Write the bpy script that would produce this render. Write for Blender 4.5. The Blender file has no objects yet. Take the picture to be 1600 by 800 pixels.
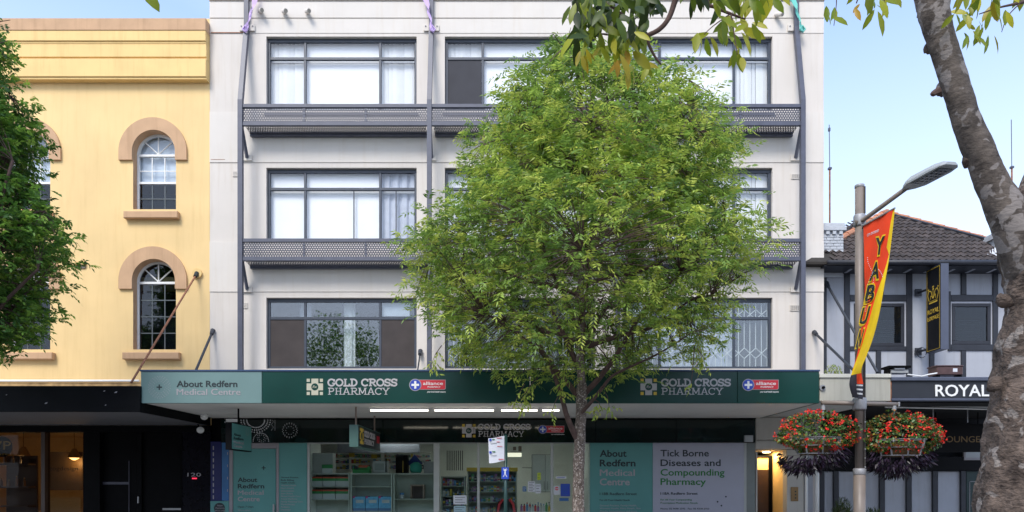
import bpy, bmesh, math, random
import numpy as np
from mathutils import Vector, Matrix, noise

random.seed(7)
RNG = np.random.default_rng(7)
SC = bpy.context.scene
COL = SC.collection
D = 17.0            # camera to facade line (m)
F = 1071.0          # focal length in photo pixels (1600 wide)
HZ = 755.0          # horizon row
EYE = 1.6
R = math.radians

# ------------------------------------------------------------------ camera
cd = bpy.data.cameras.new('camera'); cam = bpy.data.objects.new('camera', cd); COL.objects.link(cam)
cam.location = (0, -D, EYE); cam.rotation_euler = (R(90), 0, 0)
cd.sensor_width = 36; cd.lens = 36 * F / 1600; cd.shift_y = (HZ - 400) / 1600
cd.clip_start = 0.05; cd.clip_end = 2000
SC.camera = cam
SC.view_settings.view_transform = 'Standard'; SC.view_settings.look = 'None'
SC.view_settings.gamma = 1; SC.view_settings.exposure = 1.09
SUN_EL, SUN_AZ = 48.0, 203.0      # azimuth clockwise from +Y
# ------------------------------------------------------------------ world
W = bpy.data.worlds.new("World"); SC.world = W; W.use_nodes = True
nt = W.node_tree; nt.nodes.clear()
def wn(t, **k):
    n = nt.nodes.new(t)
    for a, b in k.items(): setattr(n, a, b)
    return n
sky = wn('ShaderNodeTexSky', sky_type='NISHITA'); sky.sun_disc = False
sky.sun_elevation = R(SUN_EL); sky.sun_rotation = R(SUN_AZ)
sky.air_density = 1.0; sky.dust_density = 1.6; sky.ozone_density = 1.2
tc = wn('ShaderNodeTexCoord'); mp = wn('ShaderNodeMapping'); mp.inputs['Scale'].default_value = (1.0, 1.0, 3.0)
ns = wn('ShaderNodeTexNoise'); ns.inputs['Scale'].default_value = 1.7; ns.inputs['Detail'].default_value = 7; ns.inputs['Roughness'].default_value = .5
rp = wn('ShaderNodeValToRGB'); rp.color_ramp.elements[0].position = .40; rp.color_ramp.elements[1].position = .70
sep = wn('ShaderNodeSeparateXYZ')
el = wn('ShaderNodeMapRange'); el.inputs[1].default_value = .12; el.inputs[2].default_value = .56; el.inputs[3].default_value = .85; el.inputs[4].default_value = .0
mx = wn('ShaderNodeMath', operation='MAXIMUM')
ml = wn('ShaderNodeMath', operation='MULTIPLY'); ml.inputs[1].default_value = .30
base = wn('ShaderNodeMixRGB', blend_type='MIX'); base.inputs[2].default_value = (5.3, 6.0, 7.2, 1)
veil = wn('ShaderNodeMixRGB', blend_type='MIX'); veil.inputs[0].default_value = .42; veil.inputs[2].default_value = (3.0, 4.4, 7.6, 1)
bg = wn('ShaderNodeBackground'); bg.inputs[1].default_value = .115
wo = wn('ShaderNodeOutputWorld')
L = nt.links.new
L(tc.outputs['Generated'], mp.inputs[0]); L(mp.outputs[0], ns.inputs['Vector']); L(ns.outputs[0], rp.inputs[0])
L(tc.outputs['Generated'], sep.inputs[0]); L(sep.outputs[2], el.inputs[0])
L(rp.outputs[0], ml.inputs[0]); L(ml.outputs[0], mx.inputs[0]); L(el.outputs[0], mx.inputs[1])
L(sky.outputs[0], veil.inputs[1]); L(veil.outputs[0], base.inputs[1])
L(mx.outputs[0], base.inputs[0]); L(base.outputs[0], bg.inputs[0]); L(bg.outputs[0], wo.inputs[0])
# ------------------------------------------------------------------ sun (thin cloud: soft edged)
sl = bpy.data.lights.new('sun', 'SUN'); sl.energy = 1.5; sl.angle = R(24); sl.color = (1, .96, .89)
so = bpy.data.objects.new('sun', sl); COL.objects.link(so)
az = R(SUN_AZ); e = R(SUN_EL)
sd = Vector((math.sin(az) * math.cos(e), math.cos(az) * math.cos(e), math.sin(e)))
so.rotation_euler = (-sd).to_track_quat('-Z', 'Y').to_euler()
so.location = sd * 40

# ------------------------------------------------------------------ helpers
def PX(px, Y=0.0): return (px - 800) * (D + Y) / F
def PZ(py, Y=0.0): return EYE + (HZ - py) * (D + Y) / F
def P(px, py, Y=0.0): return Vector((PX(px, Y), Y, PZ(py, Y)))

def srgb(c):
    if isinstance(c, str):
        c = tuple(int(c[i:i + 2], 16) / 255 for i in (0, 2, 4))
    return tuple((v / 12.92 if v <= .04045 else ((v + .055) / 1.055) ** 2.4) for v in c)

MATS = {}
def mat(name, col, rough=.6, var=.12, scale=3.0, bump=0.0, bscale=60.0, metal=0.0, streak=0.0, rnd=0.0, emit=0.0, spec=.5, coat=0.0):
    if name in MATS: return MATS[name]
    m = bpy.data.materials.new(name); m.use_nodes = True; MATS[name] = m
    n = m.node_tree.nodes; l = m.node_tree.links.new
    b = n['Principled BSDF']
    b.inputs['Roughness'].default_value = rough; b.inputs['Metallic'].default_value = metal
    b.inputs['Specular IOR Level'].default_value = spec; b.inputs['Coat Weight'].default_value = coat
    b.inputs['Coat Roughness'].default_value = .08
    col = tuple(col)
    g = n.new('ShaderNodeNewGeometry')
    no = n.new('ShaderNodeTexNoise'); no.inputs['Scale'].default_value = scale; no.inputs['Detail'].default_value = 6
    l(g.outputs['Position'], no.inputs['Vector'])
    r = n.new('ShaderNodeValToRGB')
    r.color_ramp.elements[0].position = .3; r.color_ramp.elements[1].position = .7
    r.color_ramp.elements[0].color = tuple(max(0, c * (1 - var)) for c in col) + (1,)
    r.color_ramp.elements[1].color = tuple(min(1, c * (1 + var)) for c in col) + (1,)
    l(no.outputs[0], r.inputs[0]); out = r.outputs[0]
    if streak:
        mpp = n.new('ShaderNodeMapping'); mpp.inputs['Scale'].default_value = (5, 5, .35)
        l(g.outputs['Position'], mpp.inputs[0])
        n2 = n.new('ShaderNodeTexNoise'); n2.inputs['Scale'].default_value = 1.6; n2.inputs['Detail'].default_value = 8; n2.inputs['Roughness'].default_value = .65
        l(mpp.outputs[0], n2.inputs['Vector'])
        r2 = n.new('ShaderNodeValToRGB'); r2.color_ramp.elements[0].position = .30; r2.color_ramp.elements[1].position = .50
        v = 1 - streak * 1.6
        r2.color_ramp.elements[0].color = (v, v * .98, v * .95, 1); r2.color_ramp.elements[1].color = (1, 1, 1, 1)
        l(n2.outputs[0], r2.inputs[0])
        mm = n.new('ShaderNodeMixRGB'); mm.blend_type = 'MULTIPLY'; mm.inputs[0].default_value = 1
        l(out, mm.inputs[1]); l(r2.outputs[0], mm.inputs[2]); out = mm.outputs[0]
    if rnd:
        oi = n.new('ShaderNodeObjectInfo'); mr = n.new('ShaderNodeMapRange')
        mr.inputs[3].default_value = 1 - rnd; mr.inputs[4].default_value = 1 + rnd
        l(oi.outputs['Random'], mr.inputs[0])
        mm = n.new('ShaderNodeVectorMath'); mm.operation = 'SCALE'
        l(out, mm.inputs[0]); l(mr.outputs[0], mm.inputs['Scale']); out = mm.outputs[0]
    l(out, b.inputs['Base Color'])
    if bump:
        n3 = n.new('ShaderNodeTexNoise'); n3.inputs['Scale'].default_value = bscale; n3.inputs['Detail'].default_value = 5
        l(g.outputs['Position'], n3.inputs['Vector'])
        bp = n.new('ShaderNodeBump'); bp.inputs['Strength'].default_value = bump; bp.inputs['Distance'].default_value = .01
        l(n3.outputs[0], bp.inputs['Height']); l(bp.outputs[0], b.inputs['Normal'])
    if emit:
        b.inputs['Emission Color'].default_value = col + (1,); b.inputs['Emission Strength'].default_value = emit
    return m

def glass(name, tint=(.9, .95, .95), refl=1.0, wobble=.02):
    if name in MATS: return MATS[name]
    m = bpy.data.materials.new(name); m.use_nodes = True; MATS[name] = m
    n = m.node_tree.nodes; l = m.node_tree.links.new; n.clear()
    o = n.new('ShaderNodeOutputMaterial'); t = n.new('ShaderNodeBsdfTransparent'); t.inputs[0].default_value = tint + (1,)
    gl = n.new('ShaderNodeBsdfGlossy'); gl.inputs['Roughness'].default_value = .015; gl.inputs[0].default_value = (1, 1, 1, 1)
    g = n.new('ShaderNodeNewGeometry')
    dt = n.new('ShaderNodeVectorMath'); dt.operation = 'DOT_PRODUCT'; l(g.outputs['Incoming'], dt.inputs[0]); l(g.outputs['Normal'], dt.inputs[1])
    def mm(op, a, b):
        q = n.new('ShaderNodeMath'); q.operation = op
        for i_, v_ in enumerate((a, b)):
            if v_ is None: continue
            if isinstance(v_, (int, float)): q.inputs[i_].default_value = v_
            else: l(v_, q.inputs[i_])
        return q.outputs[0]
    f5 = mm('POWER', mm('SUBTRACT', 1.0, mm('ABSOLUTE', dt.outputs['Value'], None)), 5.0)
    mu = n.new('ShaderNodeMath'); mu.operation = 'MULTIPLY_ADD'; mu.use_clamp = True; l(f5, mu.inputs[0]); mu.inputs[1].default_value = .9; mu.inputs[2].default_value = .045 * refl
    mi = n.new('ShaderNodeMixShader')
    no = n.new('ShaderNodeTexNoise'); no.inputs['Scale'].default_value = 1.3
    l(g.outputs['Position'], no.inputs['Vector'])
    bp = n.new('ShaderNodeBump'); bp.inputs['Strength'].default_value = wobble; bp.inputs['Distance'].default_value = .05
    l(no.outputs[0], bp.inputs['Height']); l(bp.outputs[0], gl.inputs['Normal'])
    l(mu.outputs[0], mi.inputs[0]); l(t.outputs[0], mi.inputs[1]); l(gl.outputs[0], mi.inputs[2])
    l(mi.outputs[0], o.inputs[0])
    return m

def leafmat(name, trans=.35, rough=.45):
    if name in MATS: return MATS[name]
    m = bpy.data.materials.new(name); m.use_nodes = True; MATS[name] = m
    n = m.node_tree.nodes; l = m.node_tree.links.new
    b = n['Principled BSDF']; b.inputs['Roughness'].default_value = rough; b.inputs['Specular IOR Level'].default_value = .4
    a = n.new('ShaderNodeAttribute'); a.attribute_name = 'tint'
    l(a.outputs['Color'], b.inputs['Base Color'])
    t = n.new('ShaderNodeBsdfTranslucent'); l(a.outputs['Color'], t.inputs[0])
    mi = n.new('ShaderNodeMixShader'); mi.inputs[0].default_value = trans
    o = n['Material Output']
    l(b.outputs[0], mi.inputs[1]); l(t.outputs[0], mi.inputs[2]); l(mi.outputs[0], o.inputs[0])
    return m

class MB:
    def __init__(s): s.v = []; s.f = []
    def add(s, vs, fs):
        o = len(s.v); s.v += [tuple(v) for v in vs]; s.f += [tuple(i + o for i in f) for f in fs]; return s
    def box(s, x0, x1, y0, y1, z0, z1):
        x0, x1 = min(x0, x1), max(x0, x1); y0, y1 = min(y0, y1), max(y0, y1); z0, z1 = min(z0, z1), max(z0, z1)
        return s.add([(x0, y0, z0), (x1, y0, z0), (x1, y1, z0), (x0, y1, z0), (x0, y0, z1), (x1, y0, z1), (x1, y1, z1), (x0, y1, z1)],
              [(0, 3, 2, 1), (4, 5, 6, 7), (0, 1, 5, 4), (1, 2, 6, 5), (2, 3, 7, 6), (3, 0, 4, 7)])
    def bev(s, x0, x1, y0, y1, z0, z1, b=.01):
        """box whose front (-Y) edges are chamfered"""
        x0, x1 = min(x0, x1), max(x0, x1); z0, z1 = min(z0, z1), max(z0, z1)
        v = [(x0 + b, y0, z0 + b), (x1 - b, y0, z0 + b), (x1 - b, y0, z1 - b), (x0 + b, y0, z1 - b),
             (x0, y0 + b, z0), (x1, y0 + b, z0), (x1, y0 + b, z1), (x0, y0 + b, z1),
             (x0, y1, z0), (x1, y1, z0), (x1, y1, z1), (x0, y1, z1)]
        f = [(0, 1, 2, 3), (0, 4, 5, 1), (1, 5, 6, 2), (2, 6, 7, 3), (3, 7, 4, 0),
             (4, 8, 9, 5), (5, 9, 10, 6), (6, 10, 11, 7), (7, 11, 8, 4), (8, 11, 10, 9)]
        return s.add(v, f)
    def quad(s, a, b, c, d): return s.add([a, b, c, d], [(0, 1, 2, 3)])
    def prism(s, pts, y0, y1):
        """polygon in XZ given counter clockwise seen from -Y, extruded y0 (front) to y1"""
        n = len(pts)
        vs = [(x, y0, z) for x, z in pts] + [(x, y1, z) for x, z in pts]
        fs = [tuple(range(n)), tuple(reversed(range(n, 2 * n)))] + [(i, i + n, (i + 1) % n + n, (i + 1) % n) for i in range(n)]
        return s.add(vs, fs)
    def tube(s, pts, rad, seg=8, amp=0.0, fr=3.0, caps=True, seed=0):
        pts = [Vector(p) for p in pts]; n = len(pts)
        if not hasattr(rad, '__len__'): rad = [rad] * n
        up = None; rings = []
        for i, p in enumerate(pts):
            t = (pts[min(i + 1, n - 1)] - pts[max(i - 1, 0)]).normalized()
            if up is None:
                up = Vector((0, 0, 1)) if abs(t.z) < .9 else Vector((1, 0, 0))
            u = (up - t * up.dot(t)).normalized(); w = t.cross(u); up = u
            ring = []
            for k in range(seg):
                a = 2 * math.pi * k / seg
                d = u * math.cos(a) + w * math.sin(a)
                r = rad[i]
                if amp:
                    q = (p + d * r) * fr + Vector((seed, 0, 0))
                    r *= 1 + amp * (noise.noise(q) + .5 * noise.noise(q * 2.7) + .3 * noise.noise(q * 6))
                ring.append(p + d * r)
            rings.append(ring)
        vs = [v for r_ in rings for v in r_]; fs = []
        for i in range(n - 1):
            for k in range(seg):
                a = i * seg + k; b = i * seg + (k + 1) % seg
                fs.append((a, b, b + seg, a + seg))
        if caps: fs.append(tuple(reversed(range(seg)))); fs.append(tuple(range((n - 1) * seg, n * seg)))
        return s.add(vs, fs)
    def disc(s, cx, cz, r, y0, y1, seg=20, sx=1.0):
        return s.prism([(cx + r * sx * math.cos(2 * math.pi * k / seg), cz + r * math.sin(2 * math.pi * k / seg)) for k in range(seg)], y0, y1)
    def build(s, name, m, parent=None, smooth=False, center=True):
        me = bpy.data.meshes.new(name)
        c = Vector((0, 0, 0))
        if center and s.v:
            a = np.array(s.v); c = Vector((a.min(0) + a.max(0)) / 2)
        me.from_pydata([tuple(Vector(v) - c) for v in s.v], [], s.f); me.update()
        if m: me.materials.append(m)
        if smooth: me.shade_smooth()
        return link(name, me, c, parent)

def world(o):
    v = Vector(o.location)
    while o.parent: o = o.parent; v += Vector(o.location)
    return v
def link(name, me, loc, parent=None):
    o = bpy.data.objects.new(name, me); COL.objects.link(o)
    if parent is not None:
        o.parent = parent; o.location = Vector(loc) - world(parent)
    else: o.location = loc
    return o
def thing(name, label, cat, loc=(0, 0, 0), group=None):
    o = bpy.data.objects.new(name, None); COL.objects.link(o); o.location = loc; o.empty_display_size = .1
    o['label'] = label; o['category'] = cat
    if group: o['group'] = group
    return o
def tag(o, label, cat, group=None):
    o['label'] = label; o['category'] = cat
    if group: o['group'] = group
    return o
def struct(o): o['kind'] = 'structure'; return o
def stuff(o): o['kind'] = 'stuff'; return o
def dup(root, loc, label=None):
    r = root.copy(); COL.objects.link(r); r.location = loc
    if label: r['label'] = label
    for ch in root.children:
        c = ch.copy(); COL.objects.link(c); c.parent = r
        for g in ch.children:
            d = g.copy(); COL.objects.link(d); d.parent = c
    return r
def box(name, x0, x1, y0, y1, z0, z1, m, parent=None, b=0):
    mb = MB(); (mb.bev(x0, x1, y0, y1, z0, z1, b) if b else mb.box(x0, x1, y0, y1, z0, z1))
    return mb.build(name, m, parent)
def bx(name, p0, p1, q0, q1, Y, dep, m, parent=None, b=0):
    """box whose front face spans photo columns p0..p1 and rows q0..q1 at depth plane Y"""
    return box(name, PX(p0, Y), PX(p1, Y), Y, Y + dep, PZ(q1, Y), PZ(q0, Y), m, parent, b)

# text ---------------------------------------------------------------
_cap = {}
def text_mesh(s, bold=0.0, thick=.004, shear=0):
    twin = bold if 'M' in s else 0
    if twin: bold = 0      # the letter M breaks when its outline is offset
    cu = bpy.data.curves.new('lettering', 'FONT'); cu.body = s; cu.size = 1; cu.resolution_u = 3; cu.offset = bold; cu.extrude = thick / 2
    cu.shear = shear
    o = bpy.data.objects.new('lettering', cu); COL.objects.link(o)
    bpy.context.view_layer.update()
    me = bpy.data.meshes.new_from_object(o.evaluated_get(bpy.context.evaluated_depsgraph_get()))
    bpy.data.objects.remove(o); bpy.data.curves.remove(cu)
    if twin:
        b2 = bmesh.new(); b2.from_mesh(me)
        for v in b2.verts: v.co.x += twin * 1.6; v.co.z += thick * .08
        b2.from_mesh(me); b2.to_mesh(me); b2.free()
    return me
def text(s, u0, u1, v, cap, m, parent, frame=None, w=0.0, thick=.004, bold=.012, name='lettering', shear=0):
    """u0..u1 extent, v baseline, cap height; frame maps (u, v, outward) to the world; default is the XZ plane at y = w"""
    me = text_mesh(s, bold, thick, shear)
    co = np.empty(len(me.vertices) * 3); me.vertices.foreach_get('co', co); co = co.reshape(-1, 3)
    H = .729
    x0, x1 = co[:, 0].min(), co[:, 0].max()
    u = u0 + (co[:, 0] - x0) * (u1 - u0) / (x1 - x0); vv = v + co[:, 1] * cap / H; ww = co[:, 2]
    if frame is None: pts = np.stack([u, w - ww, vv], 1)
    else:
        O, U, V, N = frame
        pts = np.array(O)[None] + u[:, None] * np.array(U) + vv[:, None] * np.array(V) + (ww + w)[:, None] * np.array(N)
    c = (pts.min(0) + pts.max(0)) / 2
    me.vertices.foreach_set('co', (pts - c).ravel()); me.update()
    me.materials.clear(); me.materials.append(m)
    return link(name, me, c, parent)
def tpx(s, p0, p1, q, capq, Y, m, parent, thick=.004, **k):
    """text on a facade plane Y from photo column p0 to p1, baseline row q, capital height capq rows"""
    sc = (D + Y) / F
    return text(s, PX(p0, Y), PX(p1, Y), PZ(q, Y), capq * sc, m, parent, w=Y - thick / 2 - .001, thick=thick, **k)

# slab-serif stroke letters -------------------------------------------
def arc(cx, cy, rx, ry, a0, a1, n=12):
    return [(cx + rx * math.cos(R(a0 + (a1 - a0) * i / n)), cy + ry * math.sin(R(a0 + (a1 - a0) * i / n))) for i in range(n + 1)]
SLAB = {
 'G': (.85, [arc(.42, .5, .36, .44, 50, 320, 14) + [(.74, .42)], [(.5, .42), (.84, .42)], [(.71, .66), (.71, .92)]], []),
 'O': (.86, [arc(.43, .5, .36, .44, 0, 360, 18)], []),
 'L': (.72, [[(.22, .04), (.22, .96)], [(.04, .06), (.66, .06), (.66, .3)]], [(.22, .94)]),
 'D': (.84, [[(.22, .04), (.22, .96)], [(.06, .06), (.36, .06)] + arc(.36, .5, .38, .44, -90, 90, 10) + [(.06, .94)]], []),
 'C': (.8, [arc(.42, .5, .36, .44, 48, 315, 14), [(.7, .66), (.7, .94)]], []),
 'R': (.84, [[(.2, .04), (.2, .96)], [(.06, .94), (.45, .94)] + arc(.45, .72, .24, .22, 90, -90, 8) + [(.22, .5)], [(.42, .5), (.7, .06), (.82, .06)]], [(.2, .06)]),
 'S': (.72, [arc(.36, .72, .26, .22, 20, 270, 10) + arc(.36, .28, .27, .22, 90, -160, 10), [(.62, .7), (.62, .95)], [(.08, .05), (.08, .3)]], []),
 'P': (.76, [[(.2, .04), (.2, .96)], [(.06, .94), (.42, .94)] + arc(.42, .7, .26, .24, 90, -90, 8) + [(.22, .46)]], [(.2, .06)]),
 'H': (.9, [[(.22, .04), (.22, .96)], [(.68, .04), (.68, .96)], [(.22, .5), (.68, .5)]], [(.22, .06), (.22, .94), (.68, .06), (.68, .94)]),
 'A': (.88, [[(.14, .04), (.42, .96), (.46, .96), (.74, .04)], [(.26, .34), (.62, .34)]], [(.14, .06), (.74, .06)]),
 'M': (1.02, [[(.18, .04), (.18, .94), (.51, .2), (.84, .94), (.84, .04)]], [(.18, .06), (.18, .94), (.84, .06), (.84, .94)]),
 'Y': (.86, [[(.12, .94), (.43, .45), (.74, .94)], [(.43, .48), (.43, .04)]], [(.14, .94), (.72, .94), (.43, .06)]),
 ' ': (.4, [], []),
}
def slab(s, p0, p1, v0, h, m, parent, wt=.16, frame=None, w=0.0):
    """slab-serif wording in metres: u from p0 to p1, baseline v0, height h"""
    tot = sum(SLAB[c][0] for c in s); k = (p1 - p0) / tot
    mb = MB(); x = 0; z = 0
    for ch in s:
        wd, strokes, ser = SLAB[ch]
        ss = list(strokes) + [[(a - .15, b), (a + .15, b)] for a, b in ser]
        for st in ss:
            z += 1; off = .0004 * (z % 7)
            pts = [Vector(((x + a) * k, b * h)) for a, b in st]
            isser = len(st) == 2 and st[0][1] == st[1][1]
            n = len(pts); t = h * wt * (.62 if isser else 1) / 2
            for i in range(n - 1):
                d = (pts[i + 1] - pts[i])
                if d.length < 1e-6: continue
                d.normalize(); nn = Vector((-d.y, d.x)) * t; ex = d * t * .35
                a, b = pts[i] - ex, pts[i + 1] + ex
                q = [a - nn, b - nn, b + nn, a + nn]; oo = off + .00006 * (i % 5)
                vs = [(p0 + c_.x, v0 + c_.y, w + .004 + oo) for c_ in q] + [(p0 + c_.x, v0 + c_.y, w) for c_ in q]
                if frame is None: vs = [(a_, -c_, b_) for a_, b_, c_ in vs]
                else:
                    O, U, V, N = frame; vs = [tuple(Vector(O) + Vector(U) * a_ + Vector(V) * b_ + Vector(N) * c_) for a_, b_, c_ in vs]
                mb.add(vs, [(0, 1, 2, 3), (0, 4, 5, 1), (1, 5, 6, 2), (2, 6, 7, 3), (3, 7, 4, 0)])
        x += wd
    return mb.build('lettering', m, parent)

def smooth_path(pts, rad, n=5):
    """Catmull-Rom through pts; returns points and radii"""
    pts = [Vector(p) for p in pts]; out = []; ro = []
    for i in range(len(pts) - 1):
        p0, p1, p2, p3 = pts[max(i - 1, 0)], pts[i], pts[i + 1], pts[min(i + 2, len(pts) - 1)]
        for k in range(n):
            t = k / n
            out.append(.5 * ((2 * p1) + (p2 - p0) * t + (2 * p0 - 5 * p1 + 4 * p2 - p3) * t * t + (3 * p1 - p0 - 3 * p2 + p3) * t ** 3))
            ro.append(rad[i] * (1 - t) + rad[i + 1] * t)
    out.append(pts[-1]); ro.append(rad[-1]); return out, ro

# leaves ---------------------------------------------------------------
def leaves_object(name, pos, dr, nor, ln, wd, col, m, parent=None, detail=1):
    """pos, dr (unit, base to tip), nor (unit), ln, wd: arrays; one folded leaf per row"""
    n = len(pos); side = np.cross(dr, nor); side /= np.linalg.norm(side, axis=1)[:, None] + 1e-9
    if detail == 1:
        T = [(0, 0, 0), (.45, .5, .12), (1, 0, -.06), (.45, -.5, .12)]; FQ = [(0, 1, 2), (0, 2, 3)]
    else:
        T = [(0, 0, 0), (.18, .30, .05), (.5, .5, .07), (.8, .33, -.01), (1, 0, -.16), (.8, -.33, -.01), (.5, -.5, .07), (.18, -.30, .05), (.5, 0, .0), (.8, 0, -.06), (.18, 0, .01)]
        FQ = [(0, 1, 10), (1, 2, 8), (1, 8, 10), (2, 3, 9), (2, 9, 8), (3, 4, 9), (0, 10, 7), (7, 10, 8), (7, 8, 6), (6, 8, 9), (6, 9, 5), (5, 9, 4)]
    k = len(T); V = np.empty((n, k, 3))
    for i, (a, b, c) in enumerate(T):
        V[:, i] = pos + dr * (ln * a)[:, None] + side * (wd * b)[:, None] + nor * (wd * c * (1 if detail == 1 else 1.6))[:, None]
    V = V.reshape(-1, 3); c0 = (V.min(0) + V.max(0)) / 2
    fa = np.array(FQ)[None] + (np.arange(n) * k)[:, None, None]; fa = fa.reshape(-1, 3)
    me = bpy.data.meshes.new(name)
    me.vertices.add(len(V)); me.vertices.foreach_set('co', (V - c0).ravel())
    me.loops.add(fa.size); me.loops.foreach_set('vertex_index', fa.ravel().astype(np.int32))
    me.polygons.add(len(fa)); me.polygons.foreach_set('loop_start', np.arange(0, fa.size, 3, dtype=np.int32))
    me.update(calc_edges=True)
    at = me.attributes.new('tint', 'FLOAT_COLOR', 'POINT')
    cc = np.repeat(np.concatenate([col, np.ones((n, 1))], 1), k, axis=0)
    at.data.foreach_set('color', cc.ravel())
    me.materials.append(m)
    if detail > 1: me.shade_smooth()
    return link(name, me, Vector(c0), parent)
def unit(a): return a / (np.linalg.norm(a, axis=-1, keepdims=True) + 1e-9)

# ------------------------------------------------------------------ materials
m_tan = mat('cream render', (.66, .605, .545), .85, .05, .8, .25, 90, streak=.045)
m_tan2 = mat('cream render trim', (.675, .625, .565), .85, .03, 1.5, .2, 90, streak=.02)
m_yel = mat('yellow render', (.80, .57, .27), .85, .06, .9, .3, 70, streak=.035)
m_yel2 = mat('yellow trim', (.80, .555, .23), .8, .05, 2, .2, 70, streak=.07)
m_pink = mat('terracotta pink trim', (.55, .345, .20), .85, .07, 3, .2, 70, streak=.08)
m_steel = mat('blue grey painted steel', (.082, .087, .118), .45, .12, 6, .05, 40)
m_frame = mat('dark steel window frame', (.045, .055, .075), .4, .1, 6)
m_white = mat('white paint', (.78, .78, .76), .5, .04, 4)
m_black = mat('black paint', (.0025, .0025, .003), .6, .3, 4, spec=.08)
m_black2 = mat('black fascia', (.003, .0035, .0045), .55, .3, 3, spec=.12)
m_soffit = mat('grey soffit paint', (.50, .50, .48), .7, .05, 1.5)
m_soffw = mat('white soffit sheet', (.62, .60, .57), .7, .05, 1.5, streak=.0)
m_green = mat('dark green sign panel', (.001, .040, .030), .3, .15, 1.2, coat=.10, spec=.35)
m_dkgreen = mat('black green sign band', (.002, .010, .0085), .07, .3, 2, spec=.5)
m_teal = mat('grey teal sign panel', (.145, .235, .225), .35, .05, 2)
m_tealp = mat('teal poster', (.085, .26, .24), .4, .05, 2)
m_lilac = mat('pale lilac poster', (.36, .365, .43), .4, .04, 2)
m_ink = mat('dark ink', (.012, .022, .025), .5, .1)
m_pale = mat('pale lettering', (.33, .31, .32), .5, .05)
m_grey_l = mat('silver lettering', (.44, .42, .42), .45, .05)
m_cream = mat('cream logo', (.46, .44, .33), .5, .05)
m_gold = mat('gold yellow', (.62, .42, .05), .5, .08)
m_gold2 = mat('dull gold lettering', (.50, .33, .06), .4, .1)
m_red = mat('red sign', (.55, .02, .035), .4, .05)
m_blue = mat('blue sign', (.02, .06, .42), .4, .05)
m_navy = mat('navy panel', (.003, .006, .085), .4, .1)
m_sky = mat('sky blue panel', (.03, .13, .30), .4, .1)
m_lgreen = mat('green lettering', (.01, .16, .02), .5, .1)
m_blind = mat('white vertical blind', (.80, .81, .80), .7, .03, 3)
m_curt = mat('sheer grey curtain', (.50, .53, .60), .8, .08, 5)
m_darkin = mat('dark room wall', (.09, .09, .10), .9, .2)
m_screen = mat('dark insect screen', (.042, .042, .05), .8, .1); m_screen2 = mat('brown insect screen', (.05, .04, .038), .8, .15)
m_alum = mat('aluminium frame', (.36, .36, .36), .35, .08, 4, metal=.6)
m_conc = mat('concrete', (.30, .295, .28), .85, .15, 2, .3, 40)
m_asph = mat('asphalt', (.05, .05, .052), .9, .25, 4, .5, 60)
m_galv = mat('galvanised steel', (.30, .30, .31), .5, .15, 8, metal=.2)
m_pole = mat('taupe painted pole', (.20, .165, .14), .42, .1, 4, spec=.35)
m_rust = mat('rusty rod', (.30, .13, .07), .8, .4, 14)
m_timber = mat('dark blue black timber', (.020, .022, .030), .5, .2, 5, .1, 30)
m_pan = mat('pale blue grey render panel', (.375, .39, .43), .8, .05, 3, .25, 60, streak=.06)
m_tile = mat('brown concrete roof tile', (.052, .040, .036), .75, .3, 9, .2, 60, rnd=.3)
m_otile = mat('orange roof tile', (.50, .22, .12), .8, .2, 8, .2, 60, rnd=.2)
m_brick = mat('grey painted brick', (.46, .48, .51), .8, .1, 8, .3, 60)
m_bark = None
m_glass = glass('window glass', (.985, .99, .995), .8)
m_glass2 = glass('first floor window glass', (.86, .89, .90), 2.4, .03)
m_gshop = glass('shop window glass', (.88, .93, .91), .6)
m_gdark = glass('dark pane glass', (.55, .6, .65), .9)
m_tube = mat('lit fluorescent tube', (1.0, .93, .78), .5, 0, emit=2.0)
m_inwall = mat('shop inner wall', (.72, .75, .72), .8, .05)
m_warmw = mat('warm painted wall', (.62, .43, .19), .8, .1)

exec_order = []
# ================================================================== GROUND
mb = MB(); mb.quad((-300, -300, -.12), (300, -300, -.12), (300, 400, -.12), (-300, 400, -.12)); struct(mb.build('ground', m_asph))
mb = MB(); mb.quad((-120, -12.6, -.116), (120, -12.6, -.116), (120, -5.5, -.116), (-120, -5.5, -.116)); struct(mb.build('road', m_asph))
for k in range(9):
    x = -24 + k * 6
    mb = MB(); mb.quad((x, -9.1, -.112), (x + 3, -9.1, -.112), (x + 3, -9.0, -.112), (x, -9.0, -.112)); struct(mb.build('road_marking', m_white))
m_kerb = mat('kerb stone', (.36, .34, .31), .8, .2, 5)
struct(box('pavement', -120, 120, -5.35, .0, -.1, .0, m_conc)); struct(box('kerb', -120, 120, -5.5, -5.352, -.11, .005, m_kerb))
struct(box('pavement', -120, 120, -60, -12.75, -.1, .0, m_conc)); struct(box('kerb', -120, 120, -12.748, -12.6, -.11, .005, m_kerb))
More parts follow.
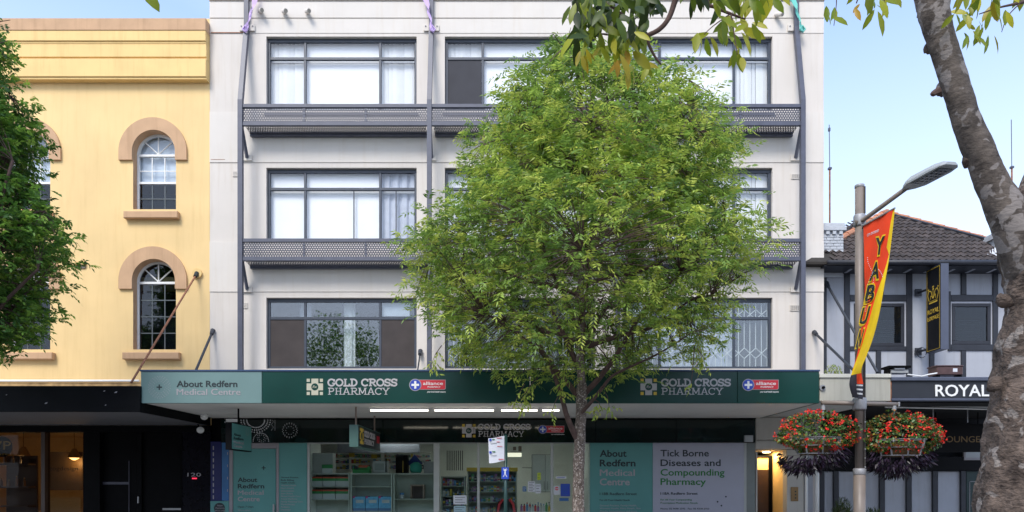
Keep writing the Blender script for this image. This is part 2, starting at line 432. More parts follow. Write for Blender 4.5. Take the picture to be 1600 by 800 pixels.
# ================================================================== walls with openings
def wall(mb, x0, x1, z0, z1, yf, yb, holes=(), rev=None):
    """holes: (hx0, hx1, hz0, hz1, arched); front at yf, back at yb"""
    xs = sorted({x0, x1} | {h[0] for h in holes} | {h[1] for h in holes}); zs = sorted({z0, z1} | {h[2] for h in holes} | {h[3] for h in holes})
    for i in range(len(xs) - 1):
        for j in range(len(zs) - 1):
            a, b, c, d = xs[i], xs[i + 1], zs[j], zs[j + 1]; cx, cz = (a + b) / 2, (c + d) / 2
            if any(h[0] < cx < h[1] and h[2] < cz < h[3] for h in holes): continue
            mb.quad((a, yf, c), (b, yf, c), (b, yf, d), (a, yf, d)); mb.quad((a, yb, c), (a, yb, d), (b, yb, d), (b, yb, c))
    rv = rev or mb
    for hx0, hx1, hz0, hz1, ar in holes:
        r = (hx1 - hx0) / 2; zt = hz1 - r if ar else hz1
        rv.quad((hx0, yf, hz0), (hx0, yf, zt), (hx0, yb, zt), (hx0, yb, hz0)); rv.quad((hx1, yf, hz0), (hx1, yb, hz0), (hx1, yb, zt), (hx1, yf, zt))
        rv.quad((hx0, yf, hz0), (hx0, yb, hz0), (hx1, yb, hz0), (hx1, yf, hz0))
        if not ar: rv.quad((hx0, yf, zt), (hx1, yf, zt), (hx1, yb, zt), (hx0, yb, zt))
        else:
            cx = (hx0 + hx1) / 2; N = 24
            pt = [(cx - r * math.cos(math.pi * k / N), zt + r * math.sin(math.pi * k / N)) for k in range(N + 1)]
            for k in range(N):
                (a, c), (b, d) = pt[k], pt[k + 1]
                mb.quad((a, yf, c), (b, yf, d), (b, yf, hz1), (a, yf, hz1)); mb.quad((a, yb, c), (a, yb, hz1), (b, yb, hz1), (b, yb, d))
                rv.quad((a, yf, c), (a, yb, c), (b, yb, d), (b, yf, d))
    mb.quad((x0, yf, z0), (x0, yf, z1), (x0, yb, z1), (x0, yb, z0)); mb.quad((x1, yf, z0), (x1, yb, z0), (x1, yb, z1), (x1, yf, z1))
    mb.quad((x0, yf, z1), (x1, yf, z1), (x1, yb, z1), (x0, yb, z1)); mb.quad((x0, yf, z0), (x0, yb, z0), (x1, yb, z0), (x1, yf, z0))

# ================================================================== APARTMENT BUILDING
AX0, AX1 = PX(328), PX(1287)
apt = thing('apartment_building', 'cream rendered flats of three window bays above the green pharmacy awning', 'building', (0, 5, 0))
BAYS = [(416, 651), (695, 930), (973, 1207)]
ROWS = [(57, 172), (262, 378), (465, 576)]
holes = [(PX(a), PX(b), PZ(q1), PZ(q0), False) for a, b in BAYS for q0, q1 in ROWS]
mb = MB(); wall(mb, AX0, AX1, 3.25, 15.5, 0, .25, holes); mb.build('wall', m_tan, apt)
mb = MB(); mb.box(AX0, AX0 + .2, .252, 10, 0, 15.5); mb.box(AX1 - .2, AX1, .252, 10, 0, 15.5); mb.box(AX0 + .2, AX1 - .2, 9.8, 10, 0, 15.5)
mb.build('side_wall', m_tan, apt)
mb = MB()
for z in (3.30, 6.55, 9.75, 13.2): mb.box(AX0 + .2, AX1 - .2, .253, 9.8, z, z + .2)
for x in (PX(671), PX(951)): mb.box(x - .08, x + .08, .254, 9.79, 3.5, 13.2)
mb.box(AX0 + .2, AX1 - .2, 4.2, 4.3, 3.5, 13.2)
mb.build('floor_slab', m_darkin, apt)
# render bands: shallow proud panels and joints
mb = MB(); mb.box(AX0 - .01, AX1 + .01, -.05, -.001, PZ(2), 15.6); mb.build('parapet_band', m_tan2, apt)
mb = MB(); mb.box(AX0, AX1, -.022, -.001, PZ(28.5), PZ(3)); mb.build('render_band', m_tan2, apt)
mb = MB(); mb.box(AX0, AX1, -.010, -.001, PZ(52), PZ(29.6)); mb.build('render_band', m_tan2, apt)
for q0, q1 in ((205, 254), (408, 456)):
    mb = MB(); mb.box(AX0, AX1, -.016, -.001, PZ(q1), PZ(q0 - 30)); mb.build('render_band', m_tan2, apt)
mb = MB(); mb.box(PX(330), PX(384), -.02, -.001, PZ(52), PZ(51)); mb.box(PX(330), PX(352), -.02, -.001, PZ(250), PZ(249.4)); mb.build('crack_line', m_rust, apt)

def slat_blind(p0, p1, q0, q1, Y, par, m=m_blind, wd=.09, nm='blind'):
    mb = MB(); x0, x1 = PX(p0), PX(p1); n = max(2, int((x1 - x0) / wd)); z0, z1 = PZ(q1), PZ(q0)
    for k in range(n):
        a = x0 + (x1 - x0) * k / n; b = x0 + (x1 - x0) * (k + 1) / n; t = .02 + .012 * math.sin(k * 1.7)
        mb.quad((a, Y, z0), (b + .004, Y + t, z0), (b + .004, Y + t, z1), (a, Y, z1))
    return mb.build(nm, m, par)
def curtain(p0, p1, q0, q1, Y, par, m=m_curt, amp=.03, k=30):
    mb = MB(); x0, x1 = PX(p0), PX(p1); n = max(8, int((x1 - x0) / .025)); z0, z1 = PZ(q1), PZ(q0)
    pts = [(x0 + (x1 - x0) * i / n, Y + amp * math.sin(i * .025 * k + math.sin(i * .7))) for i in range(n + 1)]
    for i in range(n):
        (a, ya), (b, yb) = pts[i], pts[i + 1]; mb.quad((a, ya, z0), (b, yb, z0), (b, yb, z1), (a, ya, z1))
    return mb.build('curtain', m, par, smooth=True)
m_grill = mat('white security grille', (.74, .74, .70), .5, .05)
m_flat = mat('bright white roller blind', (.86, .87, .88), .7, .02)
m_pelm = mat('blind pelmet', (.62, .66, .72), .6, .05)
def apt_window(bi, ri, kinds):
    """kinds: fill of the three lower lights"""
    a, b = BAYS[bi]; q0, q1 = ROWS[ri]; z0, z1 = PZ(q1), PZ(q0); x0, x1 = PX(a), PX(b); Y = .09; t = .07
    xa = PX(a + 59); xb = PX(b - 58); zt = PZ(q0 + 31)
    fr = MB(); fr.bev(x0, x1, Y, Y + .06, z1 - t * 1.3, z1, .008); fr.bev(x0, x1, Y, Y + .06, z0, z0 + t, .008)
    fr.bev(x0, x0 + t, Y - .001, Y + .061, z0 + t, z1 - t * 1.3, .008); fr.bev(x1 - t, x1, Y - .001, Y + .061, z0 + t, z1 - t * 1.3, .008)
    w = fr.build('window', m_frame, apt)
    for x in (xa, xb): box('mullion', x - .03, x + .03, Y + .002, Y + .058, z0 + t, z1 - t * 1.3, m_frame, w, .006)
    box('transom', x0 + t, x1 - t, Y - .004, Y + .055, zt - .035, zt + .035, m_frame, w, .006)
    xs = [x0 + t, xa, xb, x1 - t]
    for i in range(3):
        gl = m_glass2 if ri == 2 else m_glass
        box('pane', xs[i], xs[i + 1], Y + .028, Y + .034, zt + .03, z1 - t, gl, w); box('pane', xs[i], xs[i + 1], Y + .028, Y + .034, z0 + .04, zt - .03, gl, w)
        pa, pb = [a + 3, a + 59, b - 58, b - 3][i:i + 2]; k = kinds[i]
        if k[0] == 'b': slat_blind(pa, pb, q0 + 3, q1, Y + .13, w)
        elif k[0] == 'f': bx('blind', pa, pb, q0 + 3, q1, Y + .13, .01, m_flat, w)
        elif k[0] == 'c': curtain(pa, pb, q0 + 3, q1, Y + .15, w)
        elif k[0] == 's':
            bx('insect_screen', pa, pb - 2, q0 + 34, q1 - 3, Y + .014, .004, m_screen, w)
            slat_blind(pa, pb, q0 + 3, q0 + 31, Y + .13, w)
        elif k[0] == 'S': bx('insect_screen', pa, pb, q0 + 34, q1 - 3, Y + .014, .004, m_screen2, w)
        if k[0] in 'bfc': bx('pelmet', pa, pb, q0 + 36, q0 + 41, Y + .12, .008, m_pelm if k[0] != 'f' else m_flat, w)
    return w
kd = {(0, 0): 'bfb', (1, 0): 'sff', (2, 0): 'bfb', (0, 1): 'ffc', (1, 1): 'bcb', (2, 1): 'cbb', (0, 2): 'SoS', (1, 2): 'oco', (2, 2): 'oco'}
for (bi, ri), k in kd.items():
    w = apt_window(bi, ri, k); a, b = BAYS[bi]; q0, q1 = ROWS[ri]
    if (bi, ri) == (0, 2):
        curtain(532, 550, q0 + 3, q1, .35, w, m_blind, .02); curtain(462, 480, q0 + 3, q0 + 30, .35, w)
        bx('blind', 594, 640, q0 + 3, q0 + 29, .2, .01, m_pelm, w)
    if (bi, ri) == (0, 1):
        for p in (552, 618): bx('mullion', p, p + 1.6, q0 + 33, q1, .11, .03, m_frame, w)
    if ri == 2 and bi > 0:   # white folding security grille with a row of diamonds
        g = MB(); Y = .19; n = 25; x0, x1 = PX(a + 4), PX(b - 4); z0, z1 = PZ(q1 - 4), PZ(q0 + 3); zd = PZ(q1 - 26); h = .13
        for i in range(n + 1):
            x = x0 + (x1 - x0) * i / n
            g.box(x - .009, x + .009, Y, Y + .015, z0, zd - h if i % 2 else z1); 
            if i % 2: g.box(x - .009, x + .009, Y, Y + .015, zd + h, z1)
        for i in range(n):
            xa = x0 + (x1 - x0) * i / n; xb = x0 + (x1 - x0) * (i + 1) / n
            for s_, zz in ((1, zd), (-1, zd), (1, z1 - .33), (-1, z1 - .33)):
                hh = h if zz == zd else .12
                za, zb = (zz, zz + s_ * hh) if i % 2 == 0 else (zz + s_ * hh, zz)
                g.tube([(xa, Y - .01, za), (xb, Y - .01, zb)], .012, 4)
        g.build('security_grille', m_grill, w)
        if bi == 1: curtain(780, 850, q0 + 3, q1, .32, w)
# framed red picture and white box seen in the first floor room
pic = thing('picture', 'small red patterned picture leaning inside the first floor left window', 'picture', P(434, 560, .5))
bx('frame', 422, 441, 535, 572, .5, .03, mat('dark wood', (.10, .03, .03), .6), pic)
m_redp = mat('red woven pattern', (.30, .03, .05), .8, .6, 26); bx('canvas', 424, 439, 538, 570, .49, .009, m_redp, pic)
tag(bx('cabinet', 443, 463, 533, 572, .6, .4, m_white), 'white cabinet standing beside the red picture inside the first floor window', 'cabinet')

# ---- planter ledges: perforated balustrades on steel posts
m_mesh = bpy.data.materials.new('perforated steel'); m_mesh.use_nodes = True
n = m_mesh.node_tree.nodes; l = m_mesh.node_tree.links.new
b = n['Principled BSDF']; b.inputs['Base Color'].default_value = (.075, .075, .095, 1); b.inputs['Roughness'].default_value = .5
g = n.new('ShaderNodeNewGeometry'); sp = n.new('ShaderNodeSeparateXYZ'); l(g.outputs['Position'], sp.inputs[0])
def mth(op, a, bb=None):
    q = n.new('ShaderNodeMath'); q.operation = op
    for i, v in enumerate((a, bb)):
        if v is None: continue
        if isinstance(v, (int, float)): q.inputs[i].default_value = v
        else: l(v, q.inputs[i])
    return q.outputs[0]
pw = .052
yz = mth('ADD', sp.outputs[2], mth('MULTIPLY', sp.outputs[1], .9))
row = mth('FLOOR', mth('DIVIDE', yz, pw))
xx = mth('ADD', mth('DIVIDE', sp.outputs[0], pw * 1.15), mth('MULTIPLY', row, .5))
fx_ = mth('SUBTRACT', mth('FRACT', xx), .5); fz_ = mth('SUBTRACT', mth('FRACT', mth('DIVIDE', yz, pw)), .5)
dd = mth('SQRT', mth('ADD', mth('MULTIPLY', fx_, fx_), mth('MULTIPLY', fz_, fz_)))
l(mth('GREATER_THAN', dd, .275), b.inputs['Alpha'])
POSTS = [376, 671, 965, 1254]; YF = -.45
for li, (q0, lev) in enumerate(((163, 1), (373, 0))):
    for i in range(3):
        pa, pb = POSTS[i] + 3, POSTS[i + 1] - 3; x0, x1 = PX(pa, YF), PX(pb, YF)
        zt, zb = PZ(q0, YF), PZ(q0 + (34 if lev else 35), YF)
        bal = MB(); bal.bev(x0, x1, YF - .03, YF + .03, zt - .09, zt, .008); rail = bal.build('balustrade', m_steel, apt)
        box('bottom_rail', x0, x1, YF - .03, YF + .03, zb, zb + .1, m_steel, rail, .008)
        mb = MB(); mb.quad((x0, YF, zb + .1), (x1, YF, zb + .1), (x1, YF, zt - .09), (x0, YF, zt - .09)); mb.build('perforated_panel', m_mesh, rail)
        mb = MB(); mb.quad((x0 + .05, YF + .03, zb + .02), (x1 - .05, YF + .03, zb + .02), (x1 - .05, -.1, zb - .02), (x0 + .05, -.1, zb - .02)); mb.build('perforated_floor', m_mesh, rail)
        box('back_angle', x0 + .05, x1 - .05, -.12, -.04, zb - .07, zb + .03, m_steel, rail)
        for k in (1, 2): 
            x = x0 + (x1 - x0) * k / 3
            st = MB()
            for j in range(4): zz = zb + .1 + (zt - zb - .19) * (j + .5) / 4; st.box(x - .028, x + .028, YF - .02, YF - .004, zz - .03, zz + .03)
            st.box(x - .014, x + .014, YF - .016, YF - .002, zb + .1, zt - .09); st.build('stiffener', m_steel, rail)
        if lev: box('window_sill', PX(BAYS[i][0] - 3), PX(BAYS[i][1] + 3), -.05, -.002, PZ(181), PZ(177), m_steel, rail)
for i, p in enumerate(POSTS):
    x = PX(p, YF); xt = x; zk = PZ(157, YF); zt = PZ(42, -.06)
    po = MB(); h = .055
    po.box(x - h, x + h, YF - h, YF + h, 3.7, zk)
    o = [(x - h, YF - h, zk), (x + h, YF - h, zk), (x + h, YF + h, zk), (x - h, YF + h, zk), (x - h, -.12, zt), (x + h, -.12, zt), (x + h, -.01, zt), (x - h, -.01, zt)]
    po.add(o, [(0, 3, 2, 1), (4, 5, 6, 7), (0, 1, 5, 4), (1, 2, 6, 5), (2, 3, 7, 6), (3, 0, 4, 7)])
    po.box(x - h, x + h, -.12, -.055, zt + .002, 15.2)
    w = po.build('steel_post', m_steel, apt)
    pl = MB(); pl.bev(x - .19, x + .19, -.05, -.024, zt - .09, zt + .07, .006); w2 = pl.build('fixing_plate', m_tan2, w)
    bo = MB()
    for sx in (-.14, .14): bo.disc(x + sx, zt + .02, .016, -.062, -.05, 8)
    bo.build('bolt', m_steel, w)
    for q in (190, 395):
        br = MB(); br.tube([(x + .0, YF + .05, PZ(q + 5, YF)), (x, -.05, PZ(q + 58))], .045, 4); br.build('brace', m_steel, w)
        box('fixing_plate', x - .12, x + .12, -.05, -.017, PZ(q + 62), PZ(q + 54), m_tan2, w)
# ribbons tied to the posts
m_lil = mat('lilac ribbon cloth', (.58, .42, .72), .7, .1); m_aqua = mat('aqua ribbon cloth', (.16, .56, .48), .7, .1)
def ribbon(p, top, m, label):
    t = thing('ribbon', label, 'ribbon', P(p, 45, -.15))
    for k, o in ((0, 0), (1, 2.2)):
        mb = MB(); N = 9; pr = None
        for i in range(N + 1):
            f = i / N; px = p + (top - p) * f + o * math.sin(f * 3) ; py = 48 - 62 * f; Y = -.17 - .06 * k
            c = P(px, py, Y); a = .035 * (1 + .4 * math.sin(i * 2 + k)); an = i * .8 + k
            s1 = Vector((math.cos(an) * a + a * .4, math.sin(an) * a * .4, 0))
            cur = (c - s1, c + s1)
            if pr: mb.quad(pr[0], pr[1], cur[1], cur[0])
            pr = cur
        mb.build('strip', m, t, smooth=True)
    mb = MB(); mb.tube([P(p - 4, 46, -.19), P(p, 40, -.2), P(p + 4, 46, -.19), P(p + 1, 50, -.2), P(p - 4, 46, -.185)], .022, 6); mb.build('knot', m, t)
ribbon(383, 401, m_lil, 'lilac ribbon tied round the steel post nearest the yellow building')
ribbon(676, 661, m_lil, 'lilac ribbon tied round the second post from the yellow building')
ribbon(1254, 1234, m_aqua, 'aqua green ribbon tied round the right end post of the flats')
# wall pipes, vents
for i, (p, q) in enumerate(((406, 17), (443, 18), (479, 18), (1212, 23))):
    mb = MB(); a = P(p, q, -.05); c = a + Vector((.11, -.16, -.09)); mb.tube([a, c], .052, 12); o = mb.build('spout', m_tan2, apt)
    mb = MB(); mb.tube([c + Vector((-.01, .012, .006)), c + Vector((.004, -.005, -.003))], .043, 12); mb.build('spout_mouth', mat('pipe mouth', (.33, .30, .25), .8), o)
def vent(px0, px1, q0, q1, par, Y=-.02, m=m_tan2):
    mb = MB(); x0, x1, z0, z1 = PX(px0), PX(px1), PZ(q1), PZ(q0); t = .014
    mb.box(x0, x1, Y, -.001, z1 - t, z1); mb.box(x0, x1, Y, -.001, z0, z0 + t); mb.box(x0, x0 + t, Y, -.001, z0 + t, z1 - t); mb.box(x1 - t, x1, Y, -.001, z0 + t, z1 - t)
    v = mb.build('wall_vent', m, par)
    box('recess', x0 + t, x1 - t, -.008, -.002, z0 + t, z1 - t, mat('vent shade', (.16, .14, .12), .9), v)
    mb = MB(); n = 4
    for k in range(n): z = z0 + t + (z1 - z0 - 2 * t) * (k + .5) / n; mb.box(x0 + t, x1 - t, Y + .002, -.009, z - .006, z + .006)
    for k in range(1, 5): x = x0 + (x1 - x0) * k / 5; mb.box(x - .005, x + .005, Y + .004, -.0085, z0 + t, z1 - t)
    mb.build('vent_bar', m, v)
for a in ((364, 372, 268, 276), (381, 387, 473, 482), (1236, 1250, 272, 280), (1234, 1249, 477, 486)): vent(*a, apt)

# ================================================================== YELLOW BUILDING
ylw = thing('yellow_building', 'yellow rendered building with arched windows and stepped cornice', 'building', (-14, 5, 0))
YX0, YX1 = -24.0, AX0 - .004
AW = [(241.5, 0), (241.5, 1), (45, 0), (45, 1), (-152, 0), (-152, 1), (-349, 0), (-349, 1)]
def arow(r): return (203, 327, 184, 238) if r == 0 else (405, 546, 385, 439)
hs = []
for c, r in AW:
    t, bt, _, spr = arow(r); rr = PX(c + 33.5) - PX(c); hs.append((PX(c) - rr, PX(c) + rr, PZ(bt), PZ(spr) + rr, True))
mb = MB(); rv = MB(); wall(mb, YX0, YX1, 3.05, PZ(29), 0, .3, hs, rv); mb.build('wall', m_yel, ylw)
per = len(rv.v) // len(hs)
for i in range(len(hs)):
    o_ = MB(); o_.add(rv.v[i * per:(i + 1) * per], [(k, k + 1, k + 2, k + 3) for k in range(0, per, 4)]); o_.build('window_reveal', m_pink, ylw)
mb = MB(); mb.box(YX0, YX0 + .2, .301, 10, 0, PZ(29)); mb.box(YX1 - .2, YX1, .301, 10, 0, PZ(29)); mb.box(YX0 + .2, YX1 - .2, 9.8, 10, 0, PZ(29)); mb.box(YX0 + .2, YX1 - .2, .302, 9.8, PZ(40), PZ(40) + .2)
mb.box(YX0 + .2, YX1 - .2, .302, 9.8, 6.6, 6.8); mb.box(YX0 + .2, YX1 - .2, 2.2, 2.3, 3.5, 6.6); mb.box(YX0 + .2, YX1 - .2, 2.2, 2.3, 6.8, 11); mb.build('side_wall', m_yel2, ylw)
for k, (q0, q1, Y, m, e) in enumerate(((28, 47, -.23, m_pink, 328), (47.3, 63.5, -.215, m_yel2, 323), (66, 89, -.175, m_yel2, 323), (91.5, 119.5, -.20, m_yel2, 325))):
    mb = MB(); mb.bev(YX0, PX(327.3) if k else YX1, Y, -.001, PZ(q1, Y), PZ(q0, Y), .01); mb.build('cornice_band', m, ylw)
    if k: mb = MB(); mb.box(YX0, PX(327.2), Y + .03, -.002, PZ(q1 + 3, Y), PZ(q1, Y) - .001); mb.build('cornice_step', m_yel2, ylw)
mb = MB(); mb.box(YX0, PX(327), -.07, -.0015, PZ(124), PZ(120)); mb.build('cornice_moulding', m_yel2, ylw)
for c, r in AW:
    t, bt, ot, spr = arow(r); cx = PX(c - 1.5); zc = PZ(spr); ro = PX(53) - PX(0); ri = PX(c + 33.5) - PX(c); cxi = PX(c)
    foot = PZ(spr + 13)
    N = 28; pts = []
    mb = MB(); Yf = -.06
    o = [(cx - ro, foot)] + [(cx - ro * math.cos(math.pi * k / N), zc + ro * math.sin(math.pi * k / N)) for k in range(N + 1)] + [(cx + ro, foot)]
    ii = [(cxi - ri, foot)] + [(cxi - ri * math.cos(math.pi * k / N), zc + ri * math.sin(math.pi * k / N)) for k in range(N + 1)] + [(cxi + ri, foot)]
    for k in range(len(o) - 1):
        a, b_, c_, d = o[k], o[k + 1], ii[k + 1], ii[k]
        mb.quad((d[0], Yf, d[1]), (c_[0], Yf, c_[1]), (b_[0], Yf, b_[1]), (a[0], Yf, a[1]))
        mb.quad((a[0], Yf, a[1]), (b_[0], Yf, b_[1]), (b_[0], -.001, b_[1]), (a[0], -.001, a[1])); mb.quad((d[0], Yf, d[1]), (d[0], -.001, d[1]), (c_[0], -.001, c_[1]), (c_[0], Yf, c_[1]))
    mb.box(cx - ro, cxi - ri, Yf + .001, -.001, foot - .002, foot); mb.box(cxi + ri, cx + ro, Yf + .001, -.001, foot - .002, foot)
    mb.build('arch_surround', m_pink, ylw)
    sl_ = 44 if r == 0 else 46
    box('window_sill', PX(c - sl_), PX(c + sl_ - 4), -.14, .28, PZ(bt + 16.5), PZ(bt + 6), m_pink, ylw, .012)
    # sash window
    Y = .17; m_w = m_white; f = MB(); t_ = .055; zb = PZ(bt + 6)
    f.bev(cxi - ri + .0, cxi - ri + t_, Y, Y + .07, zb, zc, .006); f.bev(cxi + ri - t_, cxi + ri, Y, Y + .07, zb, zc, .006); f.bev(cxi - ri + t_, cxi + ri - t_, Y, Y + .07, zb, zb + .08, .006)
    f.bev(cxi - ri + t_, cxi + ri - t_, Y - .004, Y + .066, zc - .03, zc + .03, .006)
    for k in range(N):
        p_ = [(cxi - q * math.cos(math.pi * j / N), zc + q * math.sin(math.pi * j / N)) for q in (ri, ri - t_) for j in (k, k + 1)]
        a, b_, d, c_ = p_
        f.quad((d[0], Y, d[1]), (c_[0], Y, c_[1]), (b_[0], Y, b_[1]), (a[0], Y, a[1])); f.quad((d[0], Y, d[1]), (d[0], Y + .06, d[1]), (c_[0], Y + .06, c_[1]), (c_[0], Y, c_[1]))
    w = f.build('window', m_w, ylw)
    for an in (45, 90, 135):
        mb = MB(); mb.tube([(cxi, Y + .02, zc + .03), (cxi + (ri - .04) * math.cos(R(an)), Y + .02, zc + (ri - .04) * math.sin(R(an)))], .017, 4); mb.build('glazing_bar', m_w, w)
    zm = PZ(281) if r == 0 else PZ(492)
    mg = m_w if r == 0 else mat('dark glazing bar', (.10, .12, .13), .5)
    x0, x1 = cxi - ri + t_, cxi + ri - t_
    if r == 0: box('meeting_rail', x0, x1, Y + .004, Y + .05, zm - .025, zm + .025, m_w, w)
    for k in (1, 2):
        x = x0 + (x1 - x0) * k / 3; box('glazing_bar', x - .011, x + .011, Y + .02, Y + .045, zm if r == 0 else zb + .08, zc - .03, mg, w)
        if r == 0: box('glazing_bar', x - .011, x + .011, Y + .03, Y + .05, zb + .08, zm - .025, mat('dark glazing bar', (.10, .12, .13), .5), w)
    for k, q in enumerate((262, 306) if r == 0 else (466, 492, 518)):
        box('glazing_bar', x0, x1, Y + .022, Y + .044, PZ(q) - .011, PZ(q) + .011, mg if not (r == 0 and k) else MATS['dark glazing bar'], w)
    mb = MB(); mb.prism([(cxi - (ri - .02) * math.cos(math.pi * j / N), zc + (ri - .02) * math.sin(math.pi * j / N)) for j in range(N, -1, -1)][::-1][::-1], Y + .03, Y + .034); mb.build('pane', m_gdark if r else m_glass, w)
    if r == 0:
        box('pane', x0, x1, Y + .031, Y + .035, zm, zc - .03, m_glass, w); box('pane', x0, x1, Y + .04, Y + .044, zb + .08, zm, m_gdark, w)
        mb = MB(); mb.box(cxi - ri - .05, cxi + ri + .05, .3, .31, zm, zc + ri + .1); mb.build('blind', mat('pale blue backing', (.50, .58, .66), .7), w)  # flat pale blue sheet behind the upper sash
    else: box('pane', x0, x1, Y + .031, Y + .035, zb + .08, zc - .03, m_gdark, w)
    mb = MB(); mb.box(cxi - ri - .3, cxi + ri + .3, .9, .92, zb - .2, zm if r == 0 else zc + ri + .2); mb.build('dark_panel', m_screen, w)  # flat dark panel set behind the dark part of the window
v = MB(); v.bev(PX(117), PX(135), -.07, -.001, PZ(414.5), PZ(411), .008); vv = v.build('wall_vent', m_yel2, ylw); bx('recess', 119, 133, 414.6, 419, -.03, .02, mat('vent shade', (.16, .14, .12), .9), vv)
# conduit and stained strip over the black awning
mb = MB(); mb.tube([(YX0, -.06, PZ(595.5)), (PX(219.5), -.06, PZ(595.5))], .028, 8); cdt = mb.build('conduit', m_white); tag(cdt, 'long white conduit pipe running along the yellow wall above the black awning', 'pipe')
box('base_strip', YX0, PX(222), -.04, -.002, PZ(606), PZ(598), mat('stained yellow wall', (.42, .27, .12), .9, .4, 6), ylw)
# ================================================================== PHARMACY AWNING
YA = -3.2
aw = thing('shop_awning', 'long flat shop awning with grey teal and dark green fascia panels', 'awning', (PX(750, YA), -1.6, 3.2))
za, zb = PZ(630, YA), PZ(580.5, YA); AXL, AXR = PX(220, YA), PX(1280, YA)
m_cap = mat('navy capping', (.03, .06, .13), .35, .1)
box('fascia_panel', AXL, PX(409, YA), YA, YA + .06, za, zb, m_teal, aw, .006)
box('fascia_panel', PX(409.6, YA), PX(828, YA), YA, YA + .06, za, zb, m_green, aw, .006)
box('fascia_panel', PX(828.5, YA), PX(1152, YA), YA, YA + .06, za, zb, m_green, aw, .006)
box('fascia_panel', PX(1152.5, YA), AXR, YA, YA + .06, za, zb, m_green, aw, .006)
box('capping', AXL - .01, AXR + .01, YA - .015, YA + .1, zb + .002, zb + .035, m_cap, aw)
box('end_panel', AXL, AXL + .05, YA + .062, -.01, za, zb - .05, m_black2, aw); box('end_panel', AXR - .05, AXR, YA + .062, -.01, za, zb - .05, m_green, aw)
box('awning_roof', AXL + .051, AXR - .051, YA + .062, -.026, za + .3, za + .35, m_galv, aw)
xs = [AXL + .051] + [PX(p, -1.6) for p in (345, 470, 600, 735, 870, 1005, 1140)] + [AXR - .051]
for i in range(len(xs) - 1): box('soffit_sheet', xs[i] + .003, xs[i + 1] - .003, YA + .062, -.012, za + .004, za + .016, m_soffw, aw)
box('soffit_backing', AXL + .06, AXR - .06, YA + .07, -.02, za + .017, za + .03, m_soffit, aw)
mb = MB(); mb.tube([(AXL + .2, -.05, za - .02), (PX(500), -.06, za - .035), (PX(700), -.05, za - .02), (PX(900), -.06, za - .035), (PX(1180), -.05, za - .015)], .012, 6); mb.build('cable', m_black, aw)
# fluorescent battens
zt = za - .03
for i, (a, b_) in enumerate(((577, 672), (677, 774), (781, 842), (845, 876))):
    Y = -2.3; t = thing('batten_light', ['leftmost lit fluorescent batten under the pharmacy awning', 'second lit fluorescent batten from the left under the awning', 'third lit fluorescent batten from the left under the awning', 'short lit fluorescent batten beside the street tree trunk'][i], 'light', P((a + b_) / 2, 634, Y), 'fluorescent battens under the awning')
    x0, x1 = PX(a, Y), PX(b_, Y)
    box('batten_body', x0, x1, Y - .05, Y + .05, za - .035, za + .003, m_white, t)
    mb = MB(); mb.tube([(x0 + .02, Y - .03, za - .055), (x1 - .02, Y - .03, za - .055)], .017, 10); mb.build('tube', m_tube, t, smooth=True)
    for x in (x0 + .015, x1 - .035): box('tube_holder', x, x + .02, Y - .05, Y + .0, za - .08, za - .0355, m_white, t)

# fascia lettering and logos (children of the sign panels' own things)
def dotring(cx, cz, radii, Y, m, par, ds=.008, name='dot_ring', step=.035, frame=None):
    mb = MB()
    for j, r in enumerate(radii):
        n = max(8, int(2 * math.pi * r / step))
        for k in range(n):
            a = 2 * math.pi * (k + .5 * (j % 2)) / n; mb.disc(cx + r * math.cos(a), cz + r * math.sin(a), ds, Y - .003, Y - .0005, 6)
    if frame:
        O, U, V, N = [Vector(q) for q in frame]; mb.v = [tuple(O + U * v[0] + V * v[2] + N * (Y - v[1])) for v in mb.v]
    return mb.build(name, m, par)
def plus(cx, cz, s_, t_, Y, m, par, name='cross'):
    mb = MB(); mb.prism([(cx - t_, cz - s_), (cx + t_, cz - s_), (cx + t_, cz - t_), (cx + s_, cz - t_), (cx + s_, cz + t_), (cx + t_, cz + t_), (cx + t_, cz + s_), (cx - t_, cz + s_), (cx - t_, cz + t_), (cx - s_, cz + t_), (cx - s_, cz - t_), (cx - t_, cz - t_)], Y - .004, Y - .0005)
    return mb.build(name, m, par)
sg = thing('medical_sign', 'grey teal medical centre lettering at the left end of the awning', 'sign', P(300, 606, YA))
cx, cz = PX(249, YA), PZ(605, YA)
dotring(cx, cz, (.12, .155, .19, .22), YA, m_pale, sg, .008, step=.05); plus(cx, cz, .055, .013, YA, m_ink, sg)
tpx('About Redfern', 276, 371, 604.5, 10, YA, m_ink, sg, bold=.02); tpx('Medical Centre', 276, 376, 617, 10, YA, m_pale, sg, bold=.02)
